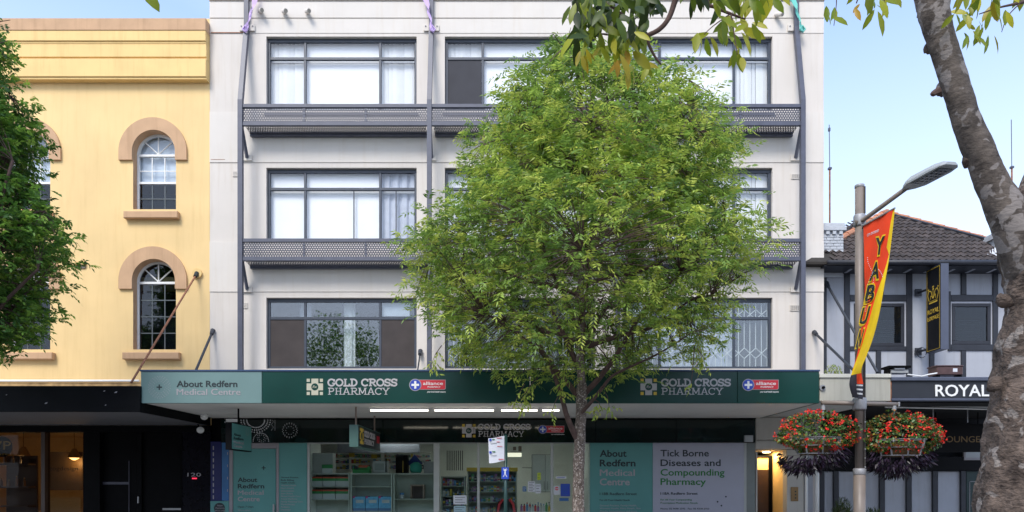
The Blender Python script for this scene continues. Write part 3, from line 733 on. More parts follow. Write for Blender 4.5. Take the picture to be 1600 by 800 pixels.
def logo(c, q, half, Y, mc, md, par, frame=None, rx=True):
    """pharmacy cross logo: cross, four corner squares, round centre"""
    u = half
    def fr(mb, w):
        if frame: O, U, V, N = [Vector(k) for k in frame]; mb.v = [tuple(O + U * v[0] + V * v[2] + N * (-v[1] + w)) for v in mb.v]
        return mb
    mb = MB(); t = u * .42; b_ = u * 1.0
    mb.prism([(c - t, q - b_), (c + t, q - b_), (c + t, q - t), (c + b_, q - t), (c + b_, q + t), (c + t, q + t), (c + t, q + b_), (c - t, q + b_), (c - t, q + t), (c - b_, q + t), (c - b_, q - t), (c - t, q - t)], Y - .004, Y - .0005)
    fr(mb, 0).build('logo_cross', mc, par)
    mb = MB(); s = u * .38
    for sx in (-1, 1):
        for sz in (-1, 1): a = c + sx * u * .8; d = q + sz * u * .8; mb.box(a - s / 2, a + s / 2, Y - .004, Y - .0005, d - s / 2, d + s / 2)
    fr(mb, 0).build('logo_square', md, par)
    mb = MB(); mb.disc(c, q, u * .43, Y - .007, Y - .0042, 20); fr(mb, 0).build('logo_disc', m_green, par)
    if rx and not frame: text('Rx', c - u * .28, c + u * .28, q - u * .15, u * .34, mc, par, w=Y - .0095, shear=.3, bold=0, thick=.003)
def alliance(p0, q0, sc, Y, par, frame=None, O=(0, 0)):
    """round blue badge with white cross and a red name plate; p0,q0 = badge centre in metres, sc = badge radius"""
    r = sc
    def bl(mb, nm, m):
        if frame: O_, U, V, N = [Vector(k) for k in frame]; mb.v = [tuple(O_ + U * v[0] + V * v[2] + N * (-v[1])) for v in mb.v]
        return mb.build(nm, m, par)
    x, z = p0, q0
    mb = MB(); mb.prism([(x, z - .78 * r), (x + 4.75 * r, z - .78 * r), (x + 4.95 * r, z - .6 * r), (x + 4.95 * r, z + .86 * r), (x, z + .86 * r)], Y - .003, Y - .0005); bl(mb, 'plate_border', m_pale)
    mb = MB(); mb.prism([(x, z - .7 * r), (x + 4.7 * r, z - .7 * r), (x + 4.86 * r, z - .55 * r), (x + 4.86 * r, z + .78 * r), (x, z + .78 * r)], Y - .006, Y - .0032); bl(mb, 'name_plate', m_red)
    mb = MB(); mb.disc(x, z, r, Y - .009, Y - .0062, 24); bl(mb, 'badge_rim', m_pale)
    mb = MB(); mb.disc(x, z, r * .88, Y - .012, Y - .0092, 24); bl(mb, 'badge', m_blue)
    mb = MB(); s_, t_ = r * .62, r * .17
    mb.prism([(x - t_, z - s_), (x + t_, z - s_), (x + t_, z - t_), (x + s_, z - t_), (x + s_, z + t_), (x + t_, z + t_), (x + t_, z + s_), (x - t_, z + s_), (x - t_, z + t_), (x - s_, z + t_), (x - s_, z - t_), (x - t_, z - t_)], Y - .015, Y - .0122); bl(mb, 'cross', m_white)
    if not frame:
        text('alliance', x + 1.25 * r, x + 4.5 * r, z + .0 * r, .55 * r, m_white, par, w=Y - .0085, bold=.01)
        text('PHARMACY', x + 2.0 * r, x + 4.1 * r, z - .48 * r, .30 * r, m_white, par, w=Y - .0085, bold=.01)
        text('your local health experts', x + 1.9 * r, x + 4.95 * r, z - 1.22 * r, .24 * r, m_white, par, w=Y - .0035, bold=.02, shear=.2)
for i, (lc, t0, t1, ac, mc, md) in enumerate(((492, 512, 621, 649, m_cream, m_cream), (1013.5, 1033, 1142, 1169, m_grey_l, m_gold))):
    sg = thing('pharmacy_sign', ['slab lettering with cream cross logo on the left half of the green fascia', 'slab lettering with yellow cross logo on the right half of the green fascia'][i], 'sign', P((t0 + t1) / 2, 605, YA))
    logo(PX(lc, YA), PZ(604.5, YA), .165, YA, mc, md, sg)
    k = (D + YA) / F
    slab('GOLD CROSS', PX(t0, YA), PX(t1, YA), PZ(603.5, YA), 11.5 * k, m_grey_l, sg, .21, w=-YA)
    slab('PHARMACY', PX(t0, YA), PX(t0 + 97, YA), PZ(616.8, YA), 11 * k, m_grey_l, sg, .13, w=-YA)
    b = thing('partner_sign', ['blue cross badge and red name plate right of the cream logo lettering', 'blue cross badge and red name plate at the right end of the green fascia'][i], 'sign', P(ac + 20, 601, YA))
    alliance(PX(ac, YA), PZ(601.5, YA), 9.6 * k, YA, b)
# yellowish scuff on the fascia
# ================================================================== PHARMACY SHOPFRONT
shop = thing('pharmacy_shopfront', 'dark green topped pharmacy shopfront with big glass windows and posters', 'shopfront', (PX(760), 0, 0))
bx('sign_band', 345, 1180, 655.5, 691.5, -.06, .3, m_dkgreen, shop, .008)
for p in (560, 740, 930, 1056): bx('band_joint', p, p + .8, 656, 691, -.064, .0035, m_black, shop)
m_wfr = mat('grey white window frame', (.40, .42, .40), .45, .06); m_mfr = mat('silver door frame', (.27, .25, .26), .4, .08)
for p0, p1 in ((480, 483.5), (677.5, 686.5), (745.5, 749.5), (860.5, 864.5)): bx('mullion', p0, p1, 691.8, 858, 0, .12, m_wfr, shop, .006)
for p0, p1 in ((483.5, 677.5), (686.5, 745.5), (749.5, 860.5), (864.5, 921)):
    bx('pane', p0, p1, 692, 850, .05, .008, m_gshop, shop)
    bx('window_rail', p0, p1, 848, 858, .001, .11, m_wfr, shop)
bx('head_rail', 483.6, 921, 691.8, 693.3, .002, .11, m_wfr, shop)
bx('stall_riser', 330, 1180, 858.2, 856.1 + 14, -.002, .2, m_conc, shop)
bx('white_pillar', 330, 345, 640, 870, .1, .2, m_black, shop).name = 'end_pier'
# sign band lettering
sb = thing('shop_sign', 'unlit pharmacy lettering and cross logo on the black band over the windows', 'sign', P(790, 673, -.06))
k0 = D / F
logo(PX(732.5, -.06), PZ(673, -.06), .165, -.06, m_grey_l, m_gold, sb)
slab('GOLD CROSS', PX(747, -.06), PX(829, -.06), PZ(671.5, -.06), 9 * k0, m_grey_l, sb, .2, w=.06)
slab('PHARMACY', PX(747, -.06), PX(819, -.06), PZ(682.5, -.06), 9 * k0, m_grey_l, sb, .13, w=.06)
b = thing('partner_sign', 'blue badge and red name plate on the black band over the windows', 'sign', P(862, 671, -.06)); alliance(PX(848, -.06), PZ(671, -.06), 6.8 * k0, -.06, b)
dsn = thing('dot_pattern', 'rings of white dots on the black band above the medical centre door', 'sign', P(430, 673, -.06))
m_dot = mat('white dots', (.5, .5, .5), .5, .05)
dotring(PX(453, -.06), PZ(672.5, -.06), (.10, .165, .185), -.06, m_dot, dsn, .010, step=.06); dotring(PX(409, -.06), PZ(684, -.06), (.07, .11), -.06, m_dot, dsn, .010, step=.05)
mb = MB()
for j, r in enumerate((.20, .27, .33)):
    for k in range(18):
        a = math.pi * (1 + k / 17.0) ; x = PX(401) + r * 1.1 * math.cos(a); z = PZ(657) + r * math.sin(a) * .9
        mb.disc(x, z, .019, -.063, -.0605, 6)
for k in range(12): mb.disc(PX(427) + .02 * math.sin(k), PZ(657 + k * 1.4), .008, -.063, -.0605, 6); mb.disc(PX(431), PZ(657 + k * 1.4), .008, -.063, -.0605, 6)
mb.build('dot_ring', m_dot, dsn)
mb = MB(); 
for k in range(17):
    a = math.pi * k / 16; mb.disc(PX(409) + .19 * math.cos(a), PZ(689.5) + .2 * math.sin(a), .014, -.063, -.0605, 6)
mb.build('dot_ring', m_dot, dsn)
# --- left: medical centre door, panels
bx('blue_panel', 329, 346, 690, 782.5, -.02, .1, m_navy, shop, .004); bx('sky_panel', 346.4, 357.5, 690, 782.5, -.018, .1, m_sky, shop, .004)
mb = MB()
for k in range(9):
    q = 697 + k * 9.6; mb.box(PX(333.2), PX(334.8), -.0235, -.0205, PZ(q + 6), PZ(q)); 
    if k % 2: mb.box(PX(355.5), PX(356.6), -.0215, -.0185, PZ(q + 4), PZ(q))
mb.build('white_dash', m_pale, shop)
tp = bx('teal_panel', 328.5, 357.5, 783, 858, -.02, .1, m_tealp, shop, .004)
mb = MB(); mb.disc(PX(343.5), PZ(794), .135, -.025, -.0205, 28); mb.build('round_sticker', m_ink, shop)
tpx('New', 340, 348, 791, 2.4, -.026, m_pale, shop, bold=0); tpx('Patients', 337, 351, 795, 2.4, -.026, m_pale, shop, bold=0); tpx('Welcome', 336, 352, 799, 2.4, -.026, m_pale, shop, bold=0)
dr = bx('door_frame', 357.8, 363.5, 691.8, 860, -.01, .12, m_mfr, shop, .006)
bx('jamb', 431.5, 435.5, 691.8, 860, -.01, .12, m_mfr, dr, .006); bx('head', 363.6, 431.4, 692, 700.5, -.009, .115, m_mfr, dr, .006)
mp_ = thing('door_poster', 'teal medical centre poster filling the glass door left of the shop windows', 'poster', P(397, 760, .02))
bx('sheet', 364, 431, 701, 858, .02, .012, m_tealp, mp_)
for s, p1, q, mm in (('About', 402, 753, m_ink), ('Redfern', 413, 763, m_ink), ('Medical', 412, 773, m_pale), ('Centre', 406, 783, m_pale)): tpx(s, 371.5, p1, q, 7.2, .02, mm, mp_, bold=.022)
tpx('Open 7 Days', 371.5, 396, 793, 2.6, .02, m_ink, mp_); tpx('Walk-ins welcome', 371.5, 392, 798, 2, .02, m_pale, mp_)
dotring(PX(411.5), PZ(731), (.06, .09, .12, .15), .02, mat('faint dots', (.17, .40, .38), .5), mp_, .005); plus(PX(411.5), PZ(731), .05, .011, .02, m_ink, mp_)
bx('handle', 426, 428.5, 788, 815, -.05, .03, m_alum, shop)
lp = thing('list_poster', 'tall teal poster listing services in small pale lines', 'poster', P(457, 770, .01))
bx('sheet', 436, 479.5, 692, 858, .01, .03, m_tealp, lp)
rr = random.Random(3)
for k, s in enumerate(('General Practice', 'Bulk Billing', 'Health Checks', "Women's Health", "Men's Health", 'Immunisation', 'Skin Checks', 'Mental Health Care', 'Travel Medicine', 'Family Planning Care', 'Physiotherapy', 'Podiatry', 'Dietitian')):
    tpx(s, 439, 439 + len(s) * 1.7, 747 + k * 4.2, 2.3, .01, m_ink if k < 3 else m_pale, lp, bold=.01)
# --- right: two big posters
t1 = thing('teal_poster', 'large teal medical centre poster right of the street tree trunk', 'poster', P(970, 760, -.01))
bx('sheet', 922, 1019.8, 692, 858, -.01, .05, m_tealp, t1)
for s, p1, q, mm in (('About', 979, 713.5, m_ink), ('Redfern', 993, 728.5, m_ink), ('Medical', 992, 743.5, m_pale), ('Centre', 984, 758, m_pale)): tpx(s, 937, p1, q, 10.8, -.01, mm, t1, bold=.022)
tpx('118B Redfern Street', 937, 995, 773.5, 4.2, -.01, m_ink, t1); tpx('For All Your Health Needs', 937, 984, 782.5, 2.6, -.01, m_ink, t1, bold=.01)
for k, s in enumerate(('General Practice, Family Health,', 'Womens Health, Mens Health, Skin', 'Checks, Immunisations and more')): tpx(s, 937, 995 + (k % 2) * 6, 791 + k * 4.5, 2.6, -.01, m_pale, t1, bold=.01)
t2 = thing('lilac_poster', 'large pale lilac poster about tick borne diseases and compounding', 'poster', P(1090, 760, -.01))
bx('sheet', 1020.2, 1162.5, 692, 858, -.01, .05, m_lilac, t2)
for s, p1, q, mm in (('Tick Borne', 1107.5, 713, m_ink), ('Diseases and', 1126, 728, m_ink), ('Compounding', 1132, 743, m_lgreen), ('Pharmacy', 1103, 757.5, m_lgreen)): tpx(s, 1032, p1, q, 10.6, -.01, mm, t2, bold=.014)
tpx('118A Redfern Street', 1032, 1090, 773, 4.2, -.01, m_ink, t2); tpx('For All Your Compounding', 1032, 1081, 782, 2.6, -.01, m_lgreen, t2, bold=.01); tpx('Prescription Medication Needs', 1032, 1090, 787, 2.6, -.01, m_lgreen, t2, bold=.01)
tpx('Phone: 02 9698 2592   Fax: 02 9318 2763', 1032, 1108, 796, 2.6, -.01, m_ink, t2, bold=.01)
mb = MB()
for a, q in ((1134, 776), (1121, 784), (1127, 790)): mb.disc(PX(a), PZ(q), .022, -.014, -.0105, 7)
mb.build('mark', m_ink, t2)
bx('post_frame', 1162.8, 1166.5, 692, 860, -.012, .12, m_wfr, shop); bx('side_panel', 1166.8, 1179.8, 692, 860, .0, .1, mat('grey green panel', (.17, .19, .18), .5, .08), shop)
bx('alarm_box', 1164, 1177, 680, 690.5, -.14, .075, mat('grey box', (.35, .37, .38), .5), shop, .008)
# --- siding wall and door alcove
sw = thing('side_wall', 'beige boarded wall with a lit doorway right of the posters', 'wall', (PX(1230), 0, 0))
m_sid = mat('beige weatherboard', (.45, .43, .385), .7, .05, 2, .05, streak=.06)
for q0, q1, p0 in ((632, 651.2, 1180.5), (652, 687.2, 1180.5), (688, 701.7, 1180.5), (702.5, 712, 1229)): bx('board', p0, 1283 if q1 > 640 else 1283, q0, q1, -.004, .2, m_sid, sw, .012)
bx('pier', 1229.5, 1256, 712.5, 865, 0, .25, m_sid, sw); bx('jamb', 1181, 1183.5, 706, 865, .02, .8, m_sid, sw)
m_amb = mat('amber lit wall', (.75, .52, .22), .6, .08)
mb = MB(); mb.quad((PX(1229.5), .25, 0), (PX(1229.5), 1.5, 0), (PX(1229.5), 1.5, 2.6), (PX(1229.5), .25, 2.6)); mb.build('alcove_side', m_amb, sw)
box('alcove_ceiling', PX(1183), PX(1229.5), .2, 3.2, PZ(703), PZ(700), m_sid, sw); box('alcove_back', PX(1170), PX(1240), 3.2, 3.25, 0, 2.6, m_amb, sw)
dd_ = thing('entry_door', 'narrow dark door with black frame in the lit alcove', 'door', (PX(1195), 1.2, 0)); Yd = .9
bx('frame', 1201.5, 1206.5, 712, 860, Yd, .1, m_black, dd_); bx('frame_head', 1172, 1201.4, 712, 714.5, Yd, .1, m_black, dd_)
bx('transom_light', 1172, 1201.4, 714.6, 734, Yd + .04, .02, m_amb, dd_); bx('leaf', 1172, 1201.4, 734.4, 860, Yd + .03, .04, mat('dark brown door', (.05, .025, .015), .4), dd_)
al = bpy.data.lights.new('alcove_light', 'AREA'); al.energy = 14; al.color = (1, .70, .36); al.size = .25
ao = bpy.data.objects.new('alcove_light', al); COL.objects.link(ao); ao.location = (PX(1215), .75, PZ(705)); 
lt = thing('downlight', 'round downlight glowing in the alcove ceiling', 'light', (PX(1215), .75, PZ(704)))
mb = MB(); mb.tube([(PX(1215), .75, PZ(704) + .0), (PX(1215), .75, PZ(704) - .02)], .09, 16); mb.build('lamp_lens', mat('warm lamp lens', (1, .8, .5), .5, 0, emit=6), lt)
ic = thing('intercom', 'small brass intercom panel on the beige pier beside the alcove', 'intercom', P(1242, 772, 0)); bx('plate', 1236.5, 1247.5, 761, 783, -.035, .034, mat('brass plate', (.26, .16, .07), .4, .1, metal=.5), ic, .006)
mb = MB(); 
for q in (768, 773, 778): mb.disc(PX(1242), PZ(q), .018, -.045, -.0355, 10)
mb.build('button', m_ink, ic)
pc = thing('downpipe', 'pair of white downpipes between the beige pier and the timbered wall', 'pipe', (PX(1266), -.05, 0))
bx('casing', 1256.5, 1270, 700, 865, .02, .2, m_pan, pc)
for p in (1259, 1276): mb = MB(); mb.tube([(PX(p), -.03, 0), (PX(p), -.03, 3.1)], .05 if p > 1270 else .035, 12); mb.build('pipe', m_white, pc, smooth=True)
# --- beige canopy
YB = -3.15
cp = thing('beige_canopy', 'beige box canopy between the green awning and the black name fascia', 'canopy', (PX(1336, YB), YB, 3.2))
m_bg = mat('beige metal fascia', (.43, .41, .34), .5, .05, 2, streak=.12); m_bgl = mat('cream capping', (.60, .58, .50), .5, .05)
bx('fascia_panel', 1280.8, 1392, 590.5, 626.5, YB, .06, m_bg, cp, .006); bx('capping', 1280.8, 1393, 584, 590, YB - .03, .14, m_bgl, cp, .006)
box('awning_roof', PX(1281, YB), PX(1392, YB), YB + .062, -.01, 3.5, 3.6, m_galv, cp); box('soffit_sheet', PX(1281, YB), PX(1392, YB), YB + .062, -.01, PZ(626, YB), PZ(626, YB) + .03, m_soffit, cp)
bx('side_joint', 1391.6, 1393, 590, 628, YB - .005, .1, m_rust, cp)
sp_ = thing('security_camera', 'small round camera on the left end of the beige canopy fascia', 'camera', P(1284, 606, YB))
mb = MB(); mb.disc(PX(1284.5, YB), PZ(606, YB), .06, YB - .03, YB - .001, 18); mb.build('housing', m_galv, sp_); mb = MB(); mb.disc(PX(1285, YB), PZ(606, YB), .03, YB - .06, YB - .031, 14); mb.build('lens', m_black, sp_)
# ================================================================== LOUNGE AWNING
la = thing('lounge_awning', 'black name fascia with grey blue steel edges right of the beige canopy', 'awning', (PX(1470, YB), YB, 3.2))
m_lf = mat('matt charcoal fascia', (.018, .020, .026), .5, .15); m_se = mat('blue grey steel edge', (.07, .08, .115), .45, .1)
bx('fascia_panel', 1393.5, 1720, 595, 622, YB, .06, m_lf, la); bx('top_edge', 1393.2, 1720, 589, 594.8, YB - .05, .2, m_se, la, .01); bx('bottom_edge', 1393.4, 1720, 622.2, 626, YB - .03, .15, m_se, la, .008)
box('soffit_sheet', PX(1394, YB), PX(1720, YB), YB + .13, .38, 3.24, 3.28, mat('black soffit', (.012, .012, .013), .7, spec=.2), la)
box('awning_roof', PX(1394, YB), PX(1720, YB), YB + .16, .38, PZ(592, YB) - .06, PZ(592, YB) - .03, m_se, la)
ls = thing('lounge_sign', 'white capital lettering on the black fascia beside the big tree trunk', 'sign', P(1500, 610, YB))
tpx('ROYAL', 1461, 1545, 619, 18.5, YB, mat('bright white lettering', (.8, .8, .78), .5, .02), ls, bold=.012, thick=.012); tpx('LOUNGE', 1566, 1672, 619, 18.5, YB, MATS['bright white lettering'], ls, bold=.012, thick=.012)
hk = thing('lounge_rail', 'thin white pipes slung under the black name fascia', 'pipe', P(1480, 640, -2))
for dz, dx in ((0, 0), (.05, -.3)): mb = MB(); mb.tube([(PX(1383, -2.4) + dx, -2.4, PZ(636, -2.4) + dz), (PX(1660, -2.4), -2.2, PZ(640, -2.4) + dz)], .016, 6); mb.build('pipe', m_white, hk)
for p in (1458, 1512): mb = MB(); mb.tube([(PX(p, -2.3), -2.3, 3.26), (PX(p, -2.3), -2.3, 2.9)], .012, 5); mb.build('hanger', m_galv, hk)
# inner hanging lounge sign
hs_ = thing('inner_sign', 'dark hanging box sign with faint gold lettering under the lounge awning', 'sign', P(1490, 690, -1.2))
bx('box', 1455, 1541, 662, 706, -1.2, .14, mat('black sign box', (.005, .005, .006), .7, spec=.15), hs_, .01)
tpx('LOUNGE', 1471, 1531, 691, 10, -1.2, mat('faint gold lettering', (.16, .09, .02), .5), hs_, bold=.0)
for p in (1462, 1528): mb = MB(); mb.tube([(PX(p, -1.15), -1.15, 3.25), (PX(p, -1.15), -1.15, PZ(662, -1.2))], .012, 5); mb.build('hanger', m_black, hs_)
# ================================================================== LEFT BLACK AWNING
YL = -3.27
ba = thing('black_awning', 'black fascia awning with plain grey soffit under the yellow wall', 'awning', (-13, YL, 3))
XR = PX(218.5, YL); zl0, zl1 = PZ(643.5, YL), PZ(603, YL)
box('fascia_panel', -24, XR, YL, YL + .06, zl0, zl1, m_black2, ba, .006); box('end_panel', XR - .06, XR, YL + .062, -.05, zl0, zl1, m_black2, ba)
box('soffit_sheet', -24, XR - .061, YL + .062, -.012, zl0 + .004, zl0 + .03, mat('mid grey soffit', (.11, .11, .12), .7, .05, 1.5), ba)
box('awning_roof', -24, XR - .061, YL + .062, -.045, zl1 - .12, zl1 - .08, m_galv, ba)
mb = MB()
for a, q, s_ in ((163, 611, .02), (181, 613, .03), (72, 630, .03), (165, 633, .016), (10, 617, .015)): mb.prism([(PX(a, YL) - s_, PZ(q, YL) - s_ * .5), (PX(a, YL) + s_ * .6, PZ(q, YL) - s_ * .3), (PX(a, YL) + s_, PZ(q, YL) + s_ * .7), (PX(a, YL) - s_ * .4, PZ(q, YL) + s_ * .3)], YL - .004, YL - .001)
mb.build('paint_scuff', m_pale, ba)
# ---- left shop
lsf = thing('dark_shopfront', 'black painted shopfront under the yellow building', 'shopfront', (-10, 0, 0))
bx('head_beam', -720, 328, 665.2, 675, -.02, .3, m_black, lsf)
for p0, p1 in ((129.5, 156), (214, 221), (282.5, 284), (-70, -60)): bx('post', p0, p1, 675.2, 862, -.02, .25, m_black, lsf, .006)
bx('post', 64, 70, 675.2, 862, -.01, .2, mat('brown dark post', (.05, .03, .02), .5), lsf)
bx('wall_panel', 221.2, 282.3, 675.2, 862, .05, .2, m_black, lsf); bx('wall_panel', 284.2, 329, 675.2, 862, .0, .25, mat('black gloss tile', (.004, .004, .007), .2, .4, 8, spec=.15), lsf)
bx('door_leaf', 156.2, 214, 675.2, 862, .12, .05, m_black, lsf); bx('door_rail', 158, 201, 753, 757, .1, .02, mat('dim rail', (.05, .05, .07), .4), lsf); bx('door_edge', 201, 202, 720, 860, .1, .02, MATS['dim rail'], lsf)
for p0, p1 in ((-59.8, 63.8), (70.2, 129.3), (-200, -70.2)): bx('pane', p0, p1, 675.2, 862, .1, .008, glass('dim cafe glass', (.78, .76, .74), .15), lsf)
bx('side_wall', -720, -200.2, 675.2, 862, 0, .25, m_black, lsf)
tpx('120', 293, 314, 744.5, 6, .0, m_pale, lsf, bold=0); bx('red_light', 300, 307, 746.5, 748.5, -.02, .019, mat('small red light', (.9, .03, .08), .5, 0, emit=.6), lsf)
bx('letter_slot', 254, 283, 794, 797, .02, .025, m_alum, lsf); bx('door_pull', 214.5, 216.5, 776, 786, -.06, .03, m_alum, lsf)
# cafe interior
ci = thing('cafe_room', 'dim amber walls of the room behind the left shop window', 'room', (-12, 2, 0)); ci['kind'] = 'structure'
box('back_wall', -15, PX(156), 3.6, 3.7, 0, 3.0, m_warmw, ci); box('side_wall', PX(134), PX(137), .3, 3.6, 0, 3.0, m_warmw, ci); box('side_wall', -15.1, -15, .3, 3.7, 0, 3, m_warmw, ci)
box('ceiling', -15, PX(134), .31, 3.6, 2.98, 3.03, m_warmw, ci); box('floor', -15, PX(134), .31, 3.6, .0, .02, m_conc, ci)
for i, (x, y, z) in enumerate(((-11.75, 1.4, 2.28), (-13.4, 1.8, 2.35))):
    t = thing('pendant_lamp', ['warm glowing pendant lamp behind the right cafe pane', 'warm glowing pendant lamp behind the round black cafe sign'][i], 'lamp', (x, y, z))
    mb = MB(); mb.tube([(x, y, z + .25), (x, y, z + .0)], [.05, .17], 18); mb.build('lamp_shade', mat('brass shade', (.35, .20, .06), .4), t)
    mb = MB(); mb.tube([(x, y, z + .0), (x, y, z - .02), (x, y, z - .06)], [.12, .10, .03], 14); mb.build('bulb', mat('warm bulb', (1, .62, .22), .5, 0, emit=1.6), t); mb = MB(); mb.tube([(x, y, 2.98), (x, y, z + .25)], .006, 4); mb.build('cord', m_black, t)
    pl_ = bpy.data.lights.new('lamp_light', 'POINT'); pl_.energy = 3.5; pl_.color = (1, .62, .25); pl_.shadow_soft_size = .1
    po_ = bpy.data.objects.new('lamp_light', pl_); COL.objects.link(po_); po_.location = (x, y, z - .14)
cv = thing('round_sign', 'round black sign with gold initials hanging in the left cafe window', 'sign', P(4, 697, .3))
mb = MB(); mb.disc(PX(2, .3), PZ(698, .3), .26, .3, .33, 36); mb.build('disc', m_black, cv); tpx('VP', -13, 17, 702.5, 14, .298, m_gold2, cv, bold=0); tpx('cafe', -10, 14, 711, 3, .298, m_gold2, cv, bold=0)
sh = thing('cafe_shelf', 'dark shelf of bottles and jars behind the left cafe window', 'shelf', P(30, 760, 1.5))
m_dw = mat('dark brown wood', (.06, .03, .015), .5, .2)
for q in (724, 760, 790): bx('board', -50, 44, q, q + 2.5, 1.0, .3, m_dw, sh)
bx('back_board', 10, 58, 712, 850, 1.4, .05, m_dw, sh)
for i in range(14):
    q = (724, 760)[i % 2]; p = -40 + i * 6.0
    t = thing('bottle', 'brown bottle standing on the %s board of the dim cafe shelf' % ('middle' if i % 2 else 'top'), 'bottle', P(p, q, 1.12), 'bottles on the %s board of the cafe shelf' % ('middle' if i % 2 else 'top'))
    h = .16 + .05 * (i % 3); z = PZ(q, 1.0); x = PX(p, 1.12)
    mb = MB(); mb.tube([(x, 1.12, z + .001), (x, 1.12, z + h * .65), (x, 1.12, z + h * .8), (x, 1.12, z + h)], [.035, .035, .014, .014], 9); mb.build('glass', mat('brown bottle', (.16, .07, .02), .2), t); mb = MB(); mb.tube([(x, 1.12, z + h), (x, 1.12, z + h + .015)], .017, 8); mb.build('cap', m_gold2, t)
cs = thing('window_lettering', 'dark script lettering and louvred panel behind the right cafe pane', 'sign', P(100, 735, .3))
bx('tinted_panel', 75, 129, 706, 766, 1.6, .01, mat('brown tinted panel', (.16, .10, .045), .5), cs); tpx('cogdesign', 77, 122, 735, 6.5, .3, m_ink, cs, bold=.0)
for k in range(9): bx('louvre', 78, 126, 778 + k * 4.6, 780.4 + k * 4.6, 1.2, .03, m_warmw, cs)
# ================================================================== PHARMACY INTERIOR
pr_ = thing('pharmacy_room', 'pale walls and ceiling of the pharmacy room behind the glass', 'room', (-1.5, 2.5, 0)); pr_['kind'] = 'structure'
RX0, RX1 = PX(480), PX(921)
box('back_wall', RX0 - 1, RX1, 4.6, 4.7, 0, 2.98, m_inwall, pr_); box('side_wall', RX0 - .1, RX0, .25, 1.2, 0, 2.98, m_inwall, pr_); box('side_wall', RX0 - 1.1, RX0 - 1, 1.2, 4.7, 0, 2.98, m_inwall, pr_)
box('side_wall', RX1, RX1 + .1, .13, 4.7, 0, 2.98, m_inwall, pr_); box('ceiling', RX0 - 1.1, RX1 + .1, .245, 4.7, 2.98, 3.05, m_inwall, pr_); box('floor', RX0 - 1, RX1, .2, 4.6, .0, .02, m_conc, pr_)
box('bulkhead', PX(527, 2), PX(655, 2), 2.0, 2.2, 2.45, 2.97, mat('grey bulkhead', (.22, .24, .30), .7), pr_)
for i, (x, y) in enumerate(((-3.2, 1.9), (-1.0, 2.6), (1.0, 2.0))):
    t = thing('ceiling_light', ['ceiling light panel over the pharmacy shelf units', 'ceiling light panel over the middle of the pharmacy', 'ceiling light panel near the tree side of the pharmacy'][i], 'light', (x, y, 2.97), 'ceiling light panels in the pharmacy')
    box('frame', x - .62, x + .62, y - .17, y + .17, 2.955, 2.979, m_white, t); box('diffuser', x - .6, x + .6, y - .15, y + .15, 2.945, 2.9545, mat('shop light diffuser', (1, .97, .9), .5, 0, emit=5.0), t)
def unit_shelf(label, p0, p1, qt, qs, Y, dep, m=None, qb=858):
    m = m or mat('grey green shelf', (.36, .40, .36), .5, .05); t = thing('shelf_unit', label, 'shelf', P((p0 + p1) / 2, 860, Y))
    bx('side_panel', p0, p0 + 2, qt, qb, Y, dep, m, t); bx('side_panel', p1 - 2, p1, qt, qb, Y, dep, m, t); bx('back_panel', p0 + 2, p1 - 2, qt + 2, qb, Y + dep - .03, .02, m, t)
    bx('top_board', p0 + 2, p1 - 2, qt, qt + 1.6, Y, dep, m_wfr, t)
    for q in qs: bx('shelf_board', p0 + 2, p1 - 2, q, q + 1.1, Y + .01, dep - .05, m, t)
    return t
unit_shelf('left pharmacy shelf unit stacked with green and white cartons', 481, 546, 739.5, (760, 780), .35, .45)
unit_shelf('middle pharmacy shelf unit with three blue cartons', 547.5, 613, 739.5, (760, 798.5), .35, .45)
unit_shelf('right pharmacy shelf unit holding a small brown box', 614.5, 679, 739.5, (779.5,), .35, .45)
m_gc = mat('carton green', (.015, .20, .05), .5, .1); m_rc = mat('carton red', (.45, .07, .03), .5, .1); m_wc = mat('carton white', (.42, .44, .46), .5, .05)
for r, q in enumerate((760, 780)):
    for c in range(3):
        p = 483.5 + c * 20.5; t = thing('carton', '%s carton on the %s shelf of the green and white cartons' % (('left', 'middle', 'right')[c], ('upper', 'lower')[r]), 'carton', P(p + 10, q, .5), 'green and white cartons')
        bx('box', p, p + 19.6, q - 8.5, q - .2, .42, .3, m_wc, t); bx('green_band', p, p + 19.6, q - 12.5, q - 8.6, .42, .3, m_gc, t); bx('red_lid', p, p + 19.6, q - 14.8, q - 12.6, .42, .3, m_rc, t)
m_bc = mat('carton blue', (.10, .34, .58), .5, .2, 20)
for c in range(3):
    p = 551 + c * 20.3; t = thing('carton', '%s blue and white carton on the middle shelf unit' % ('left', 'centre', 'right')[c], 'carton', P(p + 10, 798, .5), 'blue and white cartons')
    bx('box', p, p + 19.5, 776, 794, .42, .3, m_bc, t); bx('blue_band', p, p + 19.5, 794.1, 798.3, .419, .3, m_sky, t); bx('pink_label', p, p + 3.5, 775.2, 778.5, .417, .29, mat('pink label', (.45, .05, .2), .5), t)
    bx('label', p + 5, p + 17, 781, 786, .416, .003, m_wc, t)
t = thing('open_box', 'small brown open box with jars on the right shelf unit', 'box', P(653, 779, .5))
m_bb = mat('brown box', (.20, .15, .12), .6); bx('side', 641, 643.5, 757, 779.3, .45, .2, m_bb, t); bx('side', 660.5, 663, 757, 779.3, .45, .2, m_bb, t); bx('top', 643.6, 660.4, 757, 759.5, .45, .2, m_bb, t); bx('back', 643.6, 660.4, 759.6, 779.3, .63, .02, mat('dark box inside', (.08, .06, .06), .7), t)
t = thing('tub', 'small blue and white tub beside the brown box on the right shelf', 'tub', P(628, 779, .5)); mb = MB(); mb.tube([P(628, 779, .5), P(628, 773, .5)], .055, 14); mb.build('body', m_wc, t); mb = MB(); mb.tube([P(628, 773, .5), P(628, 770, .5)], .058, 14); mb.build('lid', m_sky, t)
